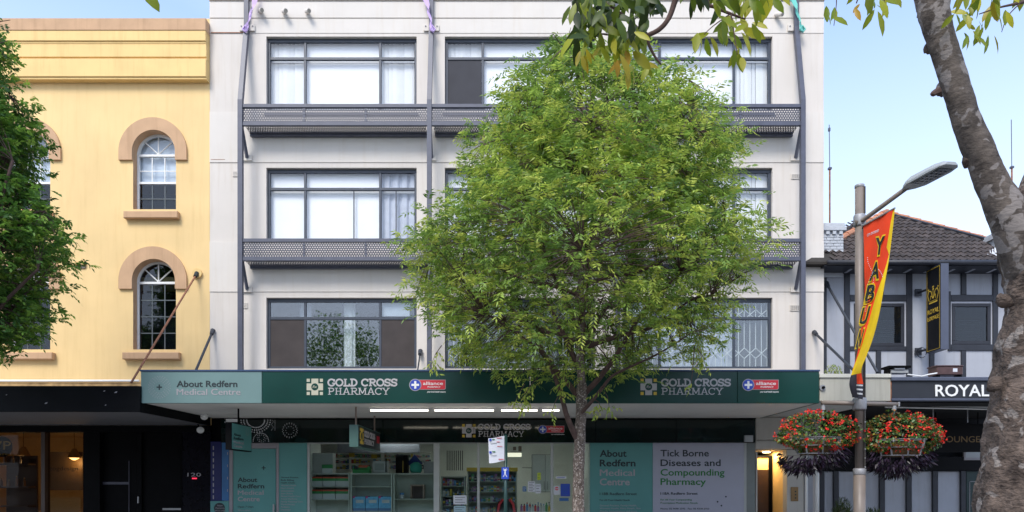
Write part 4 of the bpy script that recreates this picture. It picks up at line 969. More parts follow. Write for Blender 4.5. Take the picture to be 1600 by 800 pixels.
def item(name, label, cat, parts):
    ps = parts[0]; t = thing(name, label, cat, P((ps[1] + ps[2]) / 2, ps[4], ps[5]))
    for nm, p0, p1, q0, q1, Y, dep, m in parts: bx(nm, p0, p1, q0, q1, Y, dep, m, t, .006)
    return t
m_gr = mat('light grey metal', (.33, .34, .34), .5, .05)
item('cabinet', 'grey cabinet standing on the left shelf unit', 'cabinet', [('body', 488, 520, 708, 739.3, .45, .3, m_gr), ('door_edge', 487, 488, 708, 739.3, .44, .3, m_black)])
item('carton', 'green carton leaning in front of the grey cabinet', 'carton', [('box', 503, 519.5, 728, 739.3, .38, .05, m_wc), ('green_band', 503, 519.5, 726, 732, .378, .05, m_gc)])
item('carton', 'green and red carton lying on the middle shelf unit', 'carton', [('box', 560, 578, 729, 739.3, .45, .2, m_gc), ('red_lid', 560, 574, 727, 731, .449, .2, m_rc)])
item('tray', 'bright green flat tray on the middle shelf unit', 'tray', [('base', 551, 577, 734, 739.2, .38, .06, m_gc), ('rim', 550, 578, 733, 734, .378, .06, m_lgreen)])
item('machine', 'grey label machine on top of the middle shelf unit', 'machine', [('body', 582, 606, 720, 739.2, .45, .25, m_gr), ('panel', 585, 600, 724, 735, .447, .01, mat('grey panel', (.18, .2, .2), .5)), ('handle', 602, 604, 716, 738, .44, .03, m_black)])
item('box', 'tall black box on top of the right shelf unit', 'box', [('body', 618, 629, 712, 739.2, .45, .2, m_black), ('lid', 618, 629, 710.5, 712, .44, .2, m_ink)])
item('box', 'tall black box with gold edge beside the blue bag', 'box', [('body', 630, 637, 711, 739.2, .45, .2, m_black), ('edge', 628.9, 630, 720, 738, .44, .02, m_gold2)])
t = thing('bag', 'blue and teal round bag on top of the right shelf unit', 'bag', P(650, 739, .5))
mb = MB(); mb.tube([P(650, 739, .55), P(650, 735, .55), P(650, 726, .55), P(650, 722, .55)], [.12, .16, .15, .06], 16); mb.build('body', mat('teal cloth', (.02, .25, .20), .7), t, True); mb = MB(); mb.tube([P(640, 727, .7), P(648, 716, .7), P(656, 727, .7)], [.09, .10, .09], 10); mb.build('flap', mat('blue cloth', (.02, .05, .25), .7), t, True)
item('box', 'grey wire crate at the right end of the shelf tops', 'box', [('body', 662, 678, 722, 739.2, .5, .2, mat('grey crate', (.26, .26, .28), .5)), ('rim', 661.5, 678.5, 721, 722.5, .49, .2, m_gr)])
rs = thing('wall_shelves', 'white wall shelves crowded with small packets behind the shelf units', 'shelf', P(600, 720, 3))
for q in (706, 715, 724, 733): bx('board', 505, 672, q, q + 1, 3.2, .3, m_white, rs)
bx('upright', 545, 548, 700, 745, 3.15, .3, m_white, rs); bx('upright', 595, 600, 700, 745, 3.15, .3, m_white, rs)
packc = [(.5, .5, .5), (.1, .25, .5), (.5, .1, .1), (.55, .42, .05), (.1, .35, .15), (.45, .5, .55), (.05, .05, .08), (.3, .12, .35)]
pm = [mat('packet colour %s' % 'abcdefgh'[i], c, .5, .1) for i, c in enumerate(packc)]
rr = random.Random(5)
PCN = ['white', 'blue', 'red', 'yellow', 'green', 'pale blue', 'black', 'purple']
def packets(p0, p1, q, Y, n, hmin, hmax, label, group):
    x = p0
    while x < p1:
        w = rr.uniform(2.2, 4.6); h = rr.uniform(hmin, hmax); ci_ = rr.randrange(8); m = pm[ci_]; t = thing('packet', label.replace('small', 'small ' + PCN[ci_]).replace('coloured', PCN[ci_]), 'packet', P(x, q, Y), group + ', ' + PCN[ci_])
        bx('box', x, x + w * .9, q - h, q - .1, Y + rr.uniform(0, .03), .12, m, t); bx('label', x + .3, x + w * .9 - .3, q - h * .65, q - h * .35, Y - .004, .003, rr.choice(pm[:6]), t)
        x += w + rr.choice((0, 0, .8))
packets(506, 672, 715, 3.22, 0, 3, 6, 'small packet on the highest back wall shelf', 'packets on the highest back wall shelf')
packets(506, 672, 724, 3.22, 0, 3.5, 7, 'small packet on the middle back wall shelf', 'packets on the middle back wall shelf')
packets(506, 672, 733, 3.22, 0, 3.5, 7, 'small packet on the lowest back wall shelf', 'packets on the lowest back wall shelf')
for k, (p, q) in enumerate(((545, 711), (580, 713))): tag(bx('price_card', p, p + 9, q - 3, q + 3, 2.9, .01, m_gold), ['yellow card above the grey cabinet', 'yellow card above the green tray'][k], 'card')
# middle bay
yu = unit_shelf('shelf unit with a yellow header behind the middle pane', 730, 808, 734, (752, 768, 784), .9, .4); bx('header', 729, 809, 730.5, 736.5, .87, .03, m_gold, yu)
packets(733, 806, 752, 1.0, 0, 5, 12, 'coloured packet on the top shelf under the yellow header', 'packets on the top shelf under the yellow header')
packets(733, 806, 768, 1.0, 0, 4, 10, 'coloured packet on the second shelf under the yellow header', 'packets on the second shelf under the yellow header')
packets(733, 806, 784, 1.0, 0, 4, 11, 'coloured packet on the third shelf under the yellow header', 'packets on the third shelf under the yellow header')
packets(733, 806, 801, 1.0, 0, 4, 11, 'coloured packet on the fourth shelf under the yellow header', 'packets on the fourth shelf under the yellow header')
pu = unit_shelf('narrow shelf unit of blue and green packets beside the white pillar', 689, 727, 744, (759, 775, 790), .7, .4)
for q in (759, 775, 790, 806): packets(692, 725, q, .8, 0, 5, 12, 'coloured packet on the %s shelf beside the white pillar' % {759: 'top', 775: 'second', 790: 'third', 806: 'lowest'}[q], 'packets beside the white pillar, row %d' % q)
vs = thing('slat_screen', 'dark vertical slat screen hanging behind the middle pane', 'screen', P(710, 720, 2))
for k in range(9): bx('slat', 698 + k * 3, 699.2 + k * 3, 704, 735, 2.0, .03, m_ink, vs)
wc = thing('wall_cupboard', 'white cupboard with two tall doors at the tree side of the pharmacy', 'cupboard', P(845, 740, 1.2))
bx('door', 832, 852, 711, 768, 1.5, .03, m_white, wc); bx('door', 852.6, 860, 711, 768, 1.5, .03, m_white, wc); bx('carcass', 831, 861, 710, 769, 1.54, .3, m_gr, wc)
for p in (850, 855): bx('handle', p, p + .8, 752, 765, 1.47, .02, m_alum, wc)
bx('back_wall', 816, 831, 730, 731.5, 1.5, .2, m_wfr, wc).name = 'shelf_board'
cl = thing('hanging_light', 'cream rectangular light box hanging beside the paper notice', 'light', P(804, 711, 1.5)); bx('diffuser', 793, 815, 707.5, 713.5, 1.5, .2, mat('cream diffuser', (1, .93, .75), .5, 0, emit=.5), cl); bx('top_tray', 792.5, 815.5, 706, 707.3, 1.49, .2, m_gr, cl)
for k, (p, q0, q1) in enumerate(((801.5, 698, 703.5), (810, 697, 705))): tag(bx('wall_box', p, p + 5, q0, q1, 1.5, .1, m_bb), ['small brown box high on the wall above the light box', 'darker brown box high above the light box, nearer the tree'][k], 'box')
tb = thing('white_table', 'white counter edge crowded with bottles near the tree trunk', 'counter', P(838, 800, .7)); bx('top_board', 812, 862, 799.5, 802, .45, .5, m_white, tb); bx('front_panel', 813, 861, 802.2, 858, .5, .03, m_gr, tb)
for i in range(22):
    p = 815 + (i % 11) * 4.3; Y = .55 + .25 * (i // 11); h = rr.uniform(.12, .24); ci_ = rr.randrange(11); m = (pm + [m_gc, m_red, m_gold])[ci_]; cw = (PCN + ['dark green', 'bright red', 'mustard'])[ci_]
    z = PZ(799.5, .45); x = PX(p, Y); t = thing('bottle', 'small %s bottle in the %s row on the counter near the tree trunk' % (cw, ('front', 'back')[i // 11]), 'bottle', (x, Y, z), '%s bottles in the %s row near the tree trunk' % (cw, ('front', 'back')[i // 11]))
    mb = MB(); mb.tube([(x, Y, z + .001), (x, Y, z + h * .7), (x, Y, z + h * .82), (x, Y, z + h * .86)], [.03, .03, .014, .014], 9); mb.build('body', m, t)
    mb = MB(); mb.tube([(x, Y, z + h * .86), (x, Y, z + h)], .017, 8); mb.build('cap', rr.choice(pm), t)
# papers and notices stuck to the panes
m_pap = mat('white paper', (.62, .64, .68), .7, .03)
def notice(label, p0, p1, q0, q1, Y, m, lines=0, ink=m_ink, cat='notice'):
    t = thing('notice', label, cat, P((p0 + p1) / 2, q1, Y)); bx('sheet', p0, p1, q0, q1, Y, .004, m, t)
    for k in range(lines):
        q = q0 + (q1 - q0) * (k + .7) / (lines + .6); bx('printed_line', p0 + (p1 - p0) * .12, p1 - (p1 - p0) * (.12 + .2 * (k % 2)), q, q + .7, Y - .0015, .0012, ink, t)
    return t
notice('white paper notice taped low on the second pane', 708.5, 729, 774, 788, .035, m_pap, 3); notice('pale blue sheet below the white notice on the second pane', 709, 728, 790.5, 806, .035, mat('pale blue paper', (.35, .50, .55), .7), 4)
notice('white list taped between the cupboard and the middle pane', 825, 836, 752, 768.5, .035, m_pap, 6); notice('narrow white strip notice beside the white list', 836.8, 845, 756, 771, .035, m_pap, 3)
yg = notice('yellow green star shaped notice above the white strip', 839.5, 845, 738.5, 750, .035, mat('lime paper', (.42, .50, .04), .6), 2, m_lgreen)
notice('small blue notice left of the white list', 816.5, 822.5, 760, 768, .035, m_sky, 2, m_pap)
ns_ = notice('small white notice with a red round mark by the trunk', 865, 874.5, 759, 773, .035, m_pap, 0)
mb = MB(); mb.disc(PX(870), PZ(763.5), .045, .032, .0345, 18); mb.build('red_disc', m_red, ns_); bx('bar', 867.6, 872.4, 763, 764.2, .03, .0015, m_pap, ns_)
notice('blue square notice right of the red marked notice', 876, 890.5, 756, 775.5, .035, m_blue, 5, m_sky); notice('thin blue and white strip higher on the same pane', 868.5, 884.5, 744, 748, .035, m_pap, 1, m_blue)
notice('pale blue strip under the blue square notice', 874, 888.5, 778, 783, .035, m_sky, 1, m_blue)
bxw = thing('backpack', 'red and black bag behind the glass at the sign post', 'bag', P(791, 858, .5)); mb = MB(); mb.tube([P(791, 840, .55), P(791, 800, .55), P(791, 784, .55), P(791, 780, .55)], [.25, .28, .22, .08], 14); mb.build('body', m_ink, bxw, True)
for s_ in (-1, 1): mb = MB(); mb.tube([P(791 + s_ * 5, 780, .35), P(791 + s_ * 11, 788, .30), P(791 + s_ * 13, 800, .30), P(791 + s_ * 12, 820, .3)], .035, 8); mb.build('strap', m_red, bxw, True)
# ================================================================== HANGING SIGNS UNDER THE AWNING
# box sign set square to the wall; we see its narrow front and its right face
def hang_sign(label, X, Yn, Yf, z0, z1, th, mfront, mface, mrim):
    t = thing('hanging_sign', label, 'sign', (X, (Yn + Yf) / 2, (z0 + z1) / 2))
    box('sign_box', X - th, X - .004, Yn + .004, Yf, z0, z1, mfront, t)
    box('face_panel', X - .003, X, Yn + .02, Yf - .02, z0 + .02, z1 - .02, mface, t)
    return t
t = hang_sign('black and gold pharmacy box sign hanging under the awning', -3.2, -2.72, -.35, 2.36, 2.82, .19, mat('grey green sign end', (.05, .11, .095), .4), m_ink, m_black)
fr_ = ((-3.2 + .001, -2.72, 2.36), (0, 1, 0), (0, 0, 1), (1, 0, 0))
logo(.30, .24, .17, -.001, m_gold, m_gold, t, frame=fr_, rx=False)
slab('GOLD CROSS', .56, 1.72, .25, .13, m_grey_l, t, .22, frame=fr_, w=.001); slab('PHARMACY', .56, 1.6, .09, .12, m_grey_l, t, .14, frame=fr_, w=.001)
mb = MB(); mb.box(-3.199, -3.196, -.78, -.47, 2.55, 2.72); mb.build('name_plate', m_red, t)
for y in (-2.55, -.6): mb = MB(); mb.tube([(-3.29, y, 2.82), (-3.29, y, 3.21)], .018, 6); mb.build('hanger', m_bb, t)
XT = PX(362, -2.7); t = hang_sign('teal medical centre box sign hanging at the left end of the awning', XT, -2.7, -1.6, PZ(702.5, -2.7), PZ(659.5, -2.7), .13, m_black, m_tealp, m_black)
zt0 = PZ(702.5, -2.7); fr_ = ((XT + .001, -2.7, zt0), (0, 1, 0), (0, 0, 1), (1, 0, 0))
for s, u1, v, mm in (('About', .48, .30, m_ink), ('Redfern', .62, .225, m_ink), ('Medical', .62, .14, m_pale), ('Centre', .55, .06, m_pale)): text(s, .1, u1, v, .06, mm, t, frame=fr_, w=.002, bold=.02)
dotring(.85, .44, (.06, .09), 0, m_pale, t, .006, step=.03, frame=((XT, -2.7, zt0), (0, 1, 0), (0, 0, 1), (1, 0, 0)))
mb = MB(); mb.tube([(XT - .06, -2.2, zt0 + .56), (XT - .06, -2.2, 3.21)], .02, 6); mb.build('hanger', m_black, t)
# spot lamps and batten at the left corner
def flood(label, px, py, Y):
    t = thing('wall_lamp', label, 'light', P(px, py, Y)); c = P(px, py, Y)
    mb = MB(); mb.tube([c + Vector((0, .05, 0)), c + Vector((.04, -.02, -.03)), c + Vector((.06, -.06, -.05))], [.04, .07, .085], 14); mb.build('lamp_head', m_white, t, True)
    mb = MB(); mb.tube([c + Vector((-.02, .06, .0)), c + Vector((-.08, .1, .12))], .015, 6); mb.build('arm', m_black, t)
flood('white spot lamp higher at the corner of the two awnings', 317, 648, -.9); flood('white spot lamp lower at the corner of the two awnings', 311, 669, -.5)
t = thing('batten_light', 'unlit short batten above the teal hanging sign', 'light', P(360, 658, -1.0)); bx('batten_body', 353, 371, 654.5, 659, -1.0, .08, m_white, t); mb = MB(); mb.tube([P(351, 659.5, -.95), P(355, 659.5, -.95)], .02, 8); mb.build('end_cap', m_galv, t)
# ================================================================== AWNING STAY RODS
def rod(label, a, b, m, r=.03, plate=None, hd=None):
    t = thing('stay_rod', label, 'rod', a)
    a = Vector(a); b = Vector(b); mb = MB(); mb.tube([a, b], r, 8); mb.build('rod', m, t)
    if plate: mb = MB(); mb.tube([a + Vector((0, .02, 0)), a + Vector((0, -.02, 0))], .12, 16); mb.build('wall_plate', plate, t)
    d = (b - a).normalized(); mb = MB(); mb.tube([a + Vector((0, 0, 0)), a + d * .16], [.06, .045], 8); mb.build('clevis', hd or m, t)
m_dr = mat('dark stay rod', (.03, .035, .045), .5, .2)
rod('dark awning stay rod on the cream wall beside the yellow building', P(333, 516, -.03), (PX(333) + .02, -1.5, 3.58), m_dr)
rod('rusty awning stay rod crossing the lower arched window', P(308, 427, -.04), P(205, 598, -2.95), m_rust, .022, m_yel2, m_ink)
rod('dark stay rod on the cream wall by the grey half timbered building', P(1272, 519, -.03), P(1333, 578, -1.9), m_dr)
rod('dark stay rod fixed high on the half timbered wall', P(1291, 442, .36), P(1371, 582, -1.9), m_dr)
rod('thin dark stay rod crossing the lower corner of the first floor window', P(657, 548, -.03), (PX(657) + .01, -1.2, 3.6), m_dr, .018)
# ================================================================== HALF TIMBERED BUILDING
YR = .4
rb = thing('timbered_building', 'grey blue half timbered building with dark beams and a tiled roof', 'building', (PX(1430, YR), 4, 0))
RXa, RXb = PX(1287.4, YR), PX(1700, YR)
zE = PZ(412, YR)
hs2 = [(PX(1334, YR), PX(1413, YR), PZ(541, YR), PZ(474, YR), False), (PX(1487, YR), PX(1548, YR), PZ(538, YR), PZ(474, YR), False)]
mb = MB(); wall(mb, RXa, RXb, 3.3, zE + .12, YR, YR + .22, hs2); mb.build('wall', m_pan, rb)
mb = MB(); mb.box(RXa, RXa + .15, YR + .221, 7.5, 0, zE - .05); mb.box(RXb - .15, RXb, YR + .221, 7.5, 0, zE - .05); mb.box(RXa, RXb, 7.3, 7.499, 0, zE - .06); mb.box(RXa + .15, RXb - .15, 1.9, 2.0, 3.4, zE - .05); mb.build('side_wall', m_pan, rb)
def tim(p0, p1, q0, q1, k=0): return bx('timber', p0, p1, q0, q1, YR - .035 - .004 * k, .034 + .004 * k, m_timber, rb, .005)
tim(1284.5, 1292, 405, 640, 1); tim(1320, 1328.4, 405, 640, 1); tim(1417, 1426, 405, 640, 1); tim(1552, 1560, 405, 640, 1); tim(1482, 1486, 455, 548, 1)
for p0, p1 in ((1328.6, 1416.8), (1486.2, 1551.8)):
    tim(p0, p1, 460.5, 470); tim(p0, p1, 541 if p0 < 1400 else 538, 547.5)
tim(1369.5, 1377, 547.7, 640, 2); tim(1453, 1460.5, 405, 640, 1); tim(1502.5, 1510, 547.7, 640, 2); tim(1502.5, 1510.5, 405, 460.3, 2); tim(1375, 1381, 405, 460.3, 2); tim(1600, 1608, 405, 640, 2); tim(1650, 1658, 405, 640, 2); tim(1460.7, 1481.8, 460.5, 468, 0)
for i, (x0, x1, z0, z1, _) in enumerate(hs2):
    f = MB(); t_ = .085; Y = YR - .012
    f.bev(x0, x1, Y, Y + .07, z0, z0 + t_, .008); f.bev(x0, x1, Y, Y + .07, z1 - t_, z1, .008); f.bev(x0, x0 + t_, Y - .001, Y + .07, z0 + t_, z1 - t_, .008); f.bev(x1 - t_, x1, Y - .001, Y + .07, z0 + t_, z1 - t_, .008)
    w = f.build('window', m_timber, rb); box('pane', x0 + t_, x1 - t_, Y + .03, Y + .036, z0 + t_, z1 - t_, m_gdark, w)
    mb = MB(); n = 12
    for k in range(n): z = z0 + .12 + (z1 - z0 - .5) * k / n; mb.quad((x0 + .2, Y + .12, z), (x1 - .15, Y + .12, z), (x1 - .15, Y + .16, z + .03), (x0 + .2, Y + .16, z + .03))
    mb.build('blind', mat('dim grey blind', (.07, .075, .085), .7), w)
# eaves, gutter, rafter ends
YE = -.25; zg = PZ(412, YE)
box('eave_soffit', PX(1289, YE), PX(1700, YE), YE + .02, YR - .001, zg - .05, zg - .02, m_timber, rb)
gx0, gx1 = PX(1292, YE), PX(1575, YE)
mb = MB(); mb.tube([(gx0, YE - .03, zg + .02), (gx1 + 2, YE - .03, zg + .02)], .065, 10); mb.build('gutter', m_timber, rb, True)
for p in (1327, 1389, 1420, 1452, 1487, 1518, 1551): 
    c = P(p, 419, .1); box('rafter_end', c.x - .035, c.x + .035, -.0, .30, c.z - .06, c.z + .06, m_pan, rb, .01)
# roof
pk = Vector((PX(1385, 3.1), 3.1, PZ(333, 3.1))); e0 = Vector((7.16, YE, zg + .05)); e1 = Vector((13.6, YE, zg + .05)); b0 = Vector((7.16, 6.6, zg + .05)); b1 = Vector((13.6, 6.6, zg + .05))
pc0 = Vector((7.80, YE, zg + .05))
def onplane(x, t): return Vector((x, e0.y + (pk.y - e0.y) * t, e0.z + (pk.z - e0.z) * t))
mb = MB(); mb.add([e0, e1, pk, b0, b1, e0 - Vector((0, 0, .06)), e1 - Vector((0, 0, .06)), b0 - Vector((0, 0, .06)), b1 - Vector((0, 0, .06))], [(0, 1, 2), (1, 4, 2), (4, 3, 2), (3, 0, 2), (0, 5, 6, 1), (5, 7, 8, 6)]); 
for i, v in enumerate(mb.v): pass
roof = mb.build('roof', mat('dark roof underlay', (.03, .025, .02), .9), rb)
# tile mesh: two waves across, lapped front edge
def tile_mesh():
    w, ln = .335, .36; N = 8; vs = []; fs = []
    ux = Vector((1, 0, 0)); sl_ = (onplane(0, 1) - onplane(0, 0)).normalized(); nn = ux.cross(sl_).normalized()
    for j in (0, 1):
        for k in range(N + 1):
            f = k / N; h = .024 * math.sin(f * 4 * math.pi) + (.045 if j == 0 else .012)
            vs.append(ux * (f - .5) * w * 1.03 + sl_ * (j * ln) + nn * h)
    for k in range(N + 1): vs.append(vs[k] - nn * .035)
    for k in range(N): fs.append((k, k + 1, N + 2 + k, N + 1 + k)); fs.append((2 * N + 2 + k, 2 * N + 3 + k, k + 1, k))
    me = bpy.data.meshes.new('tile'); me.from_pydata([tuple(v) for v in vs], [], fs); me.update(); me.materials.append(m_tile); return me
tm = tile_mesh(); slen = (onplane(0, 1) - onplane(0, 0)).length; nr = int(slen / .30); rt = random.Random(2)
for r in range(nr):
    t_ = r * .30 / slen; xl = e0.x + (pk.x - e0.x) * (t_ + .03) ; xr_ = e1.x + (pk.x - e1.x) * (t_ + .03)
    k0 = int(max(xl, 7.75) / .335); x = k0 * .335 + (.167 if r % 2 else 0)
    while x < min(xr_, 12.6) - .1:
        if x > max(xl, 7.85) + .05:
            link('tile', tm, onplane(x, t_) + Vector((rt.uniform(-.004, .004), 0, rt.uniform(-.003, .004))), roof)
        x += .335
def caps(a, b, m, n, r=.085, clip=-9):
    for k in range(n):
        p0 = a.lerp(b, k / n); p1 = a.lerp(b, (k + 1.12) / n)
        if p0.x < clip: continue
        mb = MB(); mb.tube([p0 + Vector((0, 0, .05)), p1 + Vector((0, 0, .035))], [r, r * .85], 8); mb.build('ridge_tile', m, roof)
caps(e0, pk, m_otile, 13, .09, 7.95); caps(e1, pk, m_otile, 14, .05); 
# orange tiles of the slope seen over the left hip
for k in range(4):
    for j in range(3):
        p = e0.lerp(pk, .45 + .13 * k) + Vector((-.05 * j - .1, .25 + .25 * j, .05 - .02 * j)); link('tile', tm, p, roof)
# dark verge strip under right cap
mb = MB(); q0_, q1_ = e1, pk
def vstrip(a, b): mb.tube([a + Vector((-.12, -.05, .03)), b + Vector((-.1, -.08, -.03))], .05, 5)
vstrip(q0_, q1_); mb.build('hip_bedding', m_timber, roof)
# chimneys
def chimney(label, px, w, Y, q0, q1, depth=.55):
    t = thing('chimney', label, 'chimney', P(px, q1, Y)); x0, x1 = PX(px - w / 2, Y), PX(px + w / 2, Y); z0, z1 = PZ(q1, Y), PZ(q0, Y)
    H = z1 - z0; zc = z0 + H * .70
    box('core', x0 + .01, x1 - .01, Y + .01, Y + depth, z0 - .4, z1 - .02, m_brick, t)
    rows = 9; bh = (zc - z0) / rows
    bm = {}
    for r in range(rows):
        n = 3; off = .5 if r % 2 else 0; bw = (x1 - x0) / n
        x = x0 - off * bw
        while x < x1 - .01:
            a, b_ = max(x, x0), min(x + bw, x1); key = round(b_ - a, 3)
            if key not in bm:
                m_ = MB(); m_.bev(-(b_ - a) / 2 + .005, (b_ - a) / 2 - .005, -.012, .05, -bh / 2 + .005, bh / 2 - .005, .006); me = bpy.data.meshes.new('brick'); me.from_pydata(m_.v, [], m_.f); me.update(); me.materials.append(m_brick); bm[key] = me
            link('brick', bm[key], Vector(((a + b_) / 2, Y, z0 + bh * (r + .5))), t); x += bw
    for k in range(3): a = x0 + (x1 - x0) * (.12 + .32 * k); box('corbel', a, a + (x1 - x0) * .16, Y - .05, Y + .05, zc, zc + H * .09, m_brick, t)
    box('cap_course', x0 - .05, x1 + .05, Y - .07, Y + depth + .05, zc + H * .09, zc + H * .2, m_brick, t, .01); box('cap_course', x0 - .02, x1 + .02, Y - .04, Y + depth + .03, zc + H * .2 + .001, z1, m_brick, t, .01)
    return t
c1 = chimney('grey painted brick chimney beside the cream flats', 1302, 32, .3, 349, 408)
c2 = chimney('second grey chimney half hidden behind the big tree trunk', 1566, 18, .5, 362, 408, .4)
m_fl = mat('white lead flashing', (.62, .63, .64), .6, .1)
for t, (a, b_, q0, q1) in ((c1, (1288, 1330, 395, 408)), (c2, (1543, 1572, 386, 402))):
    mb = MB(); n = 8
    for k in range(n):
        p0 = a + (b_ - a) * k / n; p1 = a + (b_ - a) * (k + 1) / n; f = (1 - k / n) if t is c1 else 1 - abs(k / n - .4)
        Y0 = .12; top = P(p0, q1 - (q1 - q0) * f, .34 if t is c1 else .3); lo = P(p0, q1 - 2 + (k % 2) * 2.5, -.02)
        top2 = P(p1, q1 - (q1 - q0) * max(0, f - .12), .34 if t is c1 else .3); lo2 = P(p1, q1 - 2 + ((k + 1) % 2) * 2.5, -.02)
        mb.quad(lo, lo2, top2, top)
    mb.build('flashing', m_fl, t)
# antennas
for i, (p, q0, qm, Y) in enumerate(((1296.5, 195, 264, 6.0), (1581, 187, 262, 7.0))):
    t = thing('antenna', ['thin rusty antenna mast beside the cream flats', 'thin rusty antenna mast beside the big leaning branch'][i], 'antenna', P(p, 420, Y))
    mb = MB(); mb.tube([P(p, 430, Y), P(p, qm, Y)], .03, 6); mb.build('mast', m_rust, t); mb = MB(); mb.tube([P(p, qm, Y), P(p - .8, q0, Y)], .014, 5); mb.build('whip', m_steel, t); box('clamp', PX(p, Y) - .05, PX(p, Y) + .05, Y - .05, Y + .05, PZ(qm + 1, Y), PZ(qm - 2, Y), m_steel, t)
    if i == 0: box('tip', PX(p - .8, Y) - .03, PX(p - .8, Y) + .03, Y - .03, Y + .03, PZ(q0 + 10, Y), PZ(q0 + 5, Y), m_steel, t)
# ---- ground floor of the lounge
lg = thing('lounge_shopfront', 'shaded lounge shopfront with grey panels between black studs', 'shopfront', (PX(1450, YR), YR, 0))
for i, p in enumerate((1281, 1303, 1340, 1375, 1417, 1458, 1502)): bx('stud', p, p + (7.5 if i else 7), 736, 862, YR - .07, .1, m_timber, lg, .005)
ps = [1288.3, 1310.8, 1347.8, 1382.8, 1424.8, 1465.8]; pe = [1302.7, 1339.7, 1374.7, 1416.7, 1457.7, 1501.7]
for a, b_ in zip(ps, pe): bx('wall_panel', a, b_, 737, 862, YR, .05, m_pan, lg)
bx('beam', 1279, 1720, 714, 735.8, YR - .1, .2, mat('black beam', (.005, .005, .006), .7, spec=.15), lg, .006); bx('upper_void', 1283.5, 1720, 640, 713.8, YR + .1, .05, mat('black void shade', (.005, .005, .006), .7, spec=.15), lg)  # black sheet over the beam stands in for the shaded void under the awning
f = bx('transom_frame', 1506.5, 1600, 699, 719, YR - .12, .05, m_mfr, lg, .006); bx('pane', 1509, 1598, 701.5, 715, YR - .126, .005, m_gr, f)
m_dg = mat('dark green door', (.008, .03, .028), .4, .1)
bx('door_leaf', 1510.2, 1640, 736.5, 862, YR - .02, .05, m_dg, lg)
b_ = MB(); Y = YR - .028
for (a, c, q0, q1) in ((1515, 1575, 752, 752.7), (1515, 1515.7, 752, 860), (1574.5, 1575.2, 752, 860)): b_.box(PX(a, Y), PX(c, Y), Y, Y + .006, PZ(q1, Y), PZ(q0, Y))
b_.build('door_lining', m_pale, lg)
tpx('ROYAL', 1520, 1548, 774, 5, YR - .02, m_pale, lg, bold=0); tpx('LOUNGE', 1520, 1552, 782, 4.2, YR - .02, m_pale, lg, bold=0); tpx('"Welcome"', 1517, 1560, 795, 6, YR - .02, m_pale, lg, bold=0, shear=.25)
# ---- blade sign
XB = 10.27
bs = thing('blade_sign', 'tall black double sided wall sign with a gold crown', 'sign', (XB, -.3, 4.2))
Yb0, Yb1 = -.58, 0.0; z0, z1 = PZ(552.5), PZ(423); m_bs = mat('black sign face', (.006, .006, .008), .35, .1)
box('sign_box', XB + .003, XB + .19, Yb0, Yb1, z0, z1, m_se, bs, .0); box('face_panel', XB, XB + .0025, Yb0 + .01, Yb1 - .01, z0 + .01, z1 - .01, m_bs, bs)
fr_ = ((XB - .001, Yb1, z0), (0, -1, 0), (0, 0, 1), (-1, 0, 0)); Hh = z1 - z0; Wd = Yb1 - Yb0
def onface(mb, w=.0):
    O, U, V, N = [Vector(k) for k in fr_]; mb.v = [tuple(O + U * v[0] + V * v[2] + N * (-v[1] + w)) for v in mb.v]; return mb
mb = MB(); i_ = .035; t_ = .008
mb.box(i_, Wd - i_, -.003, 0, i_, i_ + t_); mb.box(i_, Wd - i_, -.003, 0, Hh - i_ - t_, Hh - i_); mb.box(i_, i_ + t_, -.003, 0, i_ + t_, Hh - i_ - t_); mb.box(Wd - i_ - t_, Wd - i_, -.003, 0, i_ + t_, Hh - i_ - t_)
onface(mb).build('border_line', m_gold, bs)
text('ROYAL', .07, Wd - .07, .93, .12, m_gold, bs, frame=fr_, w=.002, bold=0); text('LOUNGE', .07, Wd - .07, .77, .10, m_gold, bs, frame=fr_, w=.002, bold=0)
mb = MB(); c = Wd / 2; q = 1.18; s_ = .20    # crown
mb.box(c - s_ * .8, c + s_ * .8, -.003, 0, q, q + .035); mb.box(c - s_ * .8, c + s_ * .8, -.003, 0, q + .055, q + .065)
def arcb(pts, w_):
    for a, b2 in zip(pts[:-1], pts[1:]):
        a = Vector(a); b2 = Vector(b2); d = (b2 - a).normalized(); nn = Vector((-d.y, d.x)) * w_
        mb.add([(v.x, -.003 - .0001 * len(mb.v) * .001, v.y) for v in (a - nn, b2 - nn, b2 + nn, a + nn)], [(0, 1, 2, 3)])
for sg_ in (-1, 1):
    arcb([(c + sg_ * s_ * .8, q + .08), (c + sg_ * s_ * 1.05, q + .22), (c + sg_ * s_ * .85, q + .33), (c + sg_ * s_ * .4, q + .30), (c + sg_ * s_ * .1, q + .12)], .012)
    arcb([(c + sg_ * s_ * .5, q + .10), (c + sg_ * s_ * .5, q + .20), (c, q + .14)], .008); mb.disc(c + sg_ * s_ * .95, q + .36, .02, -.003, 0, 8)
arcb([(c, q + .10), (c, q + .42)], .01); arcb([(c - .04, q + .40), (c + .04, q + .40)], .01); mb.disc(c, q + .34, .025, -.003, 0, 8)
onface(mb, .001).build('crown_emblem', m_gold, bs)
for q in (451, 545): 
    z = PZ(q); mb = MB(); mb.tube([(XB + .09, Yb1, z), (XB + .02, YR - .02, z)], .03, 6); o = mb.build('bracket', m_timber, bs); box('bracket_plate', XB - .07, XB + .1, YR - .055, YR - .037, z - .09, z + .09, m_timber, o)
mb = MB(); ct = P(1440, 551, .25); mb.tube([ct + Vector((.12 * math.cos(a), 0, .13 * math.sin(a))) for a in [k * .5 for k in range(-1, 12)]], .008, 5); mb.build('cable_loop', m_black, bs)
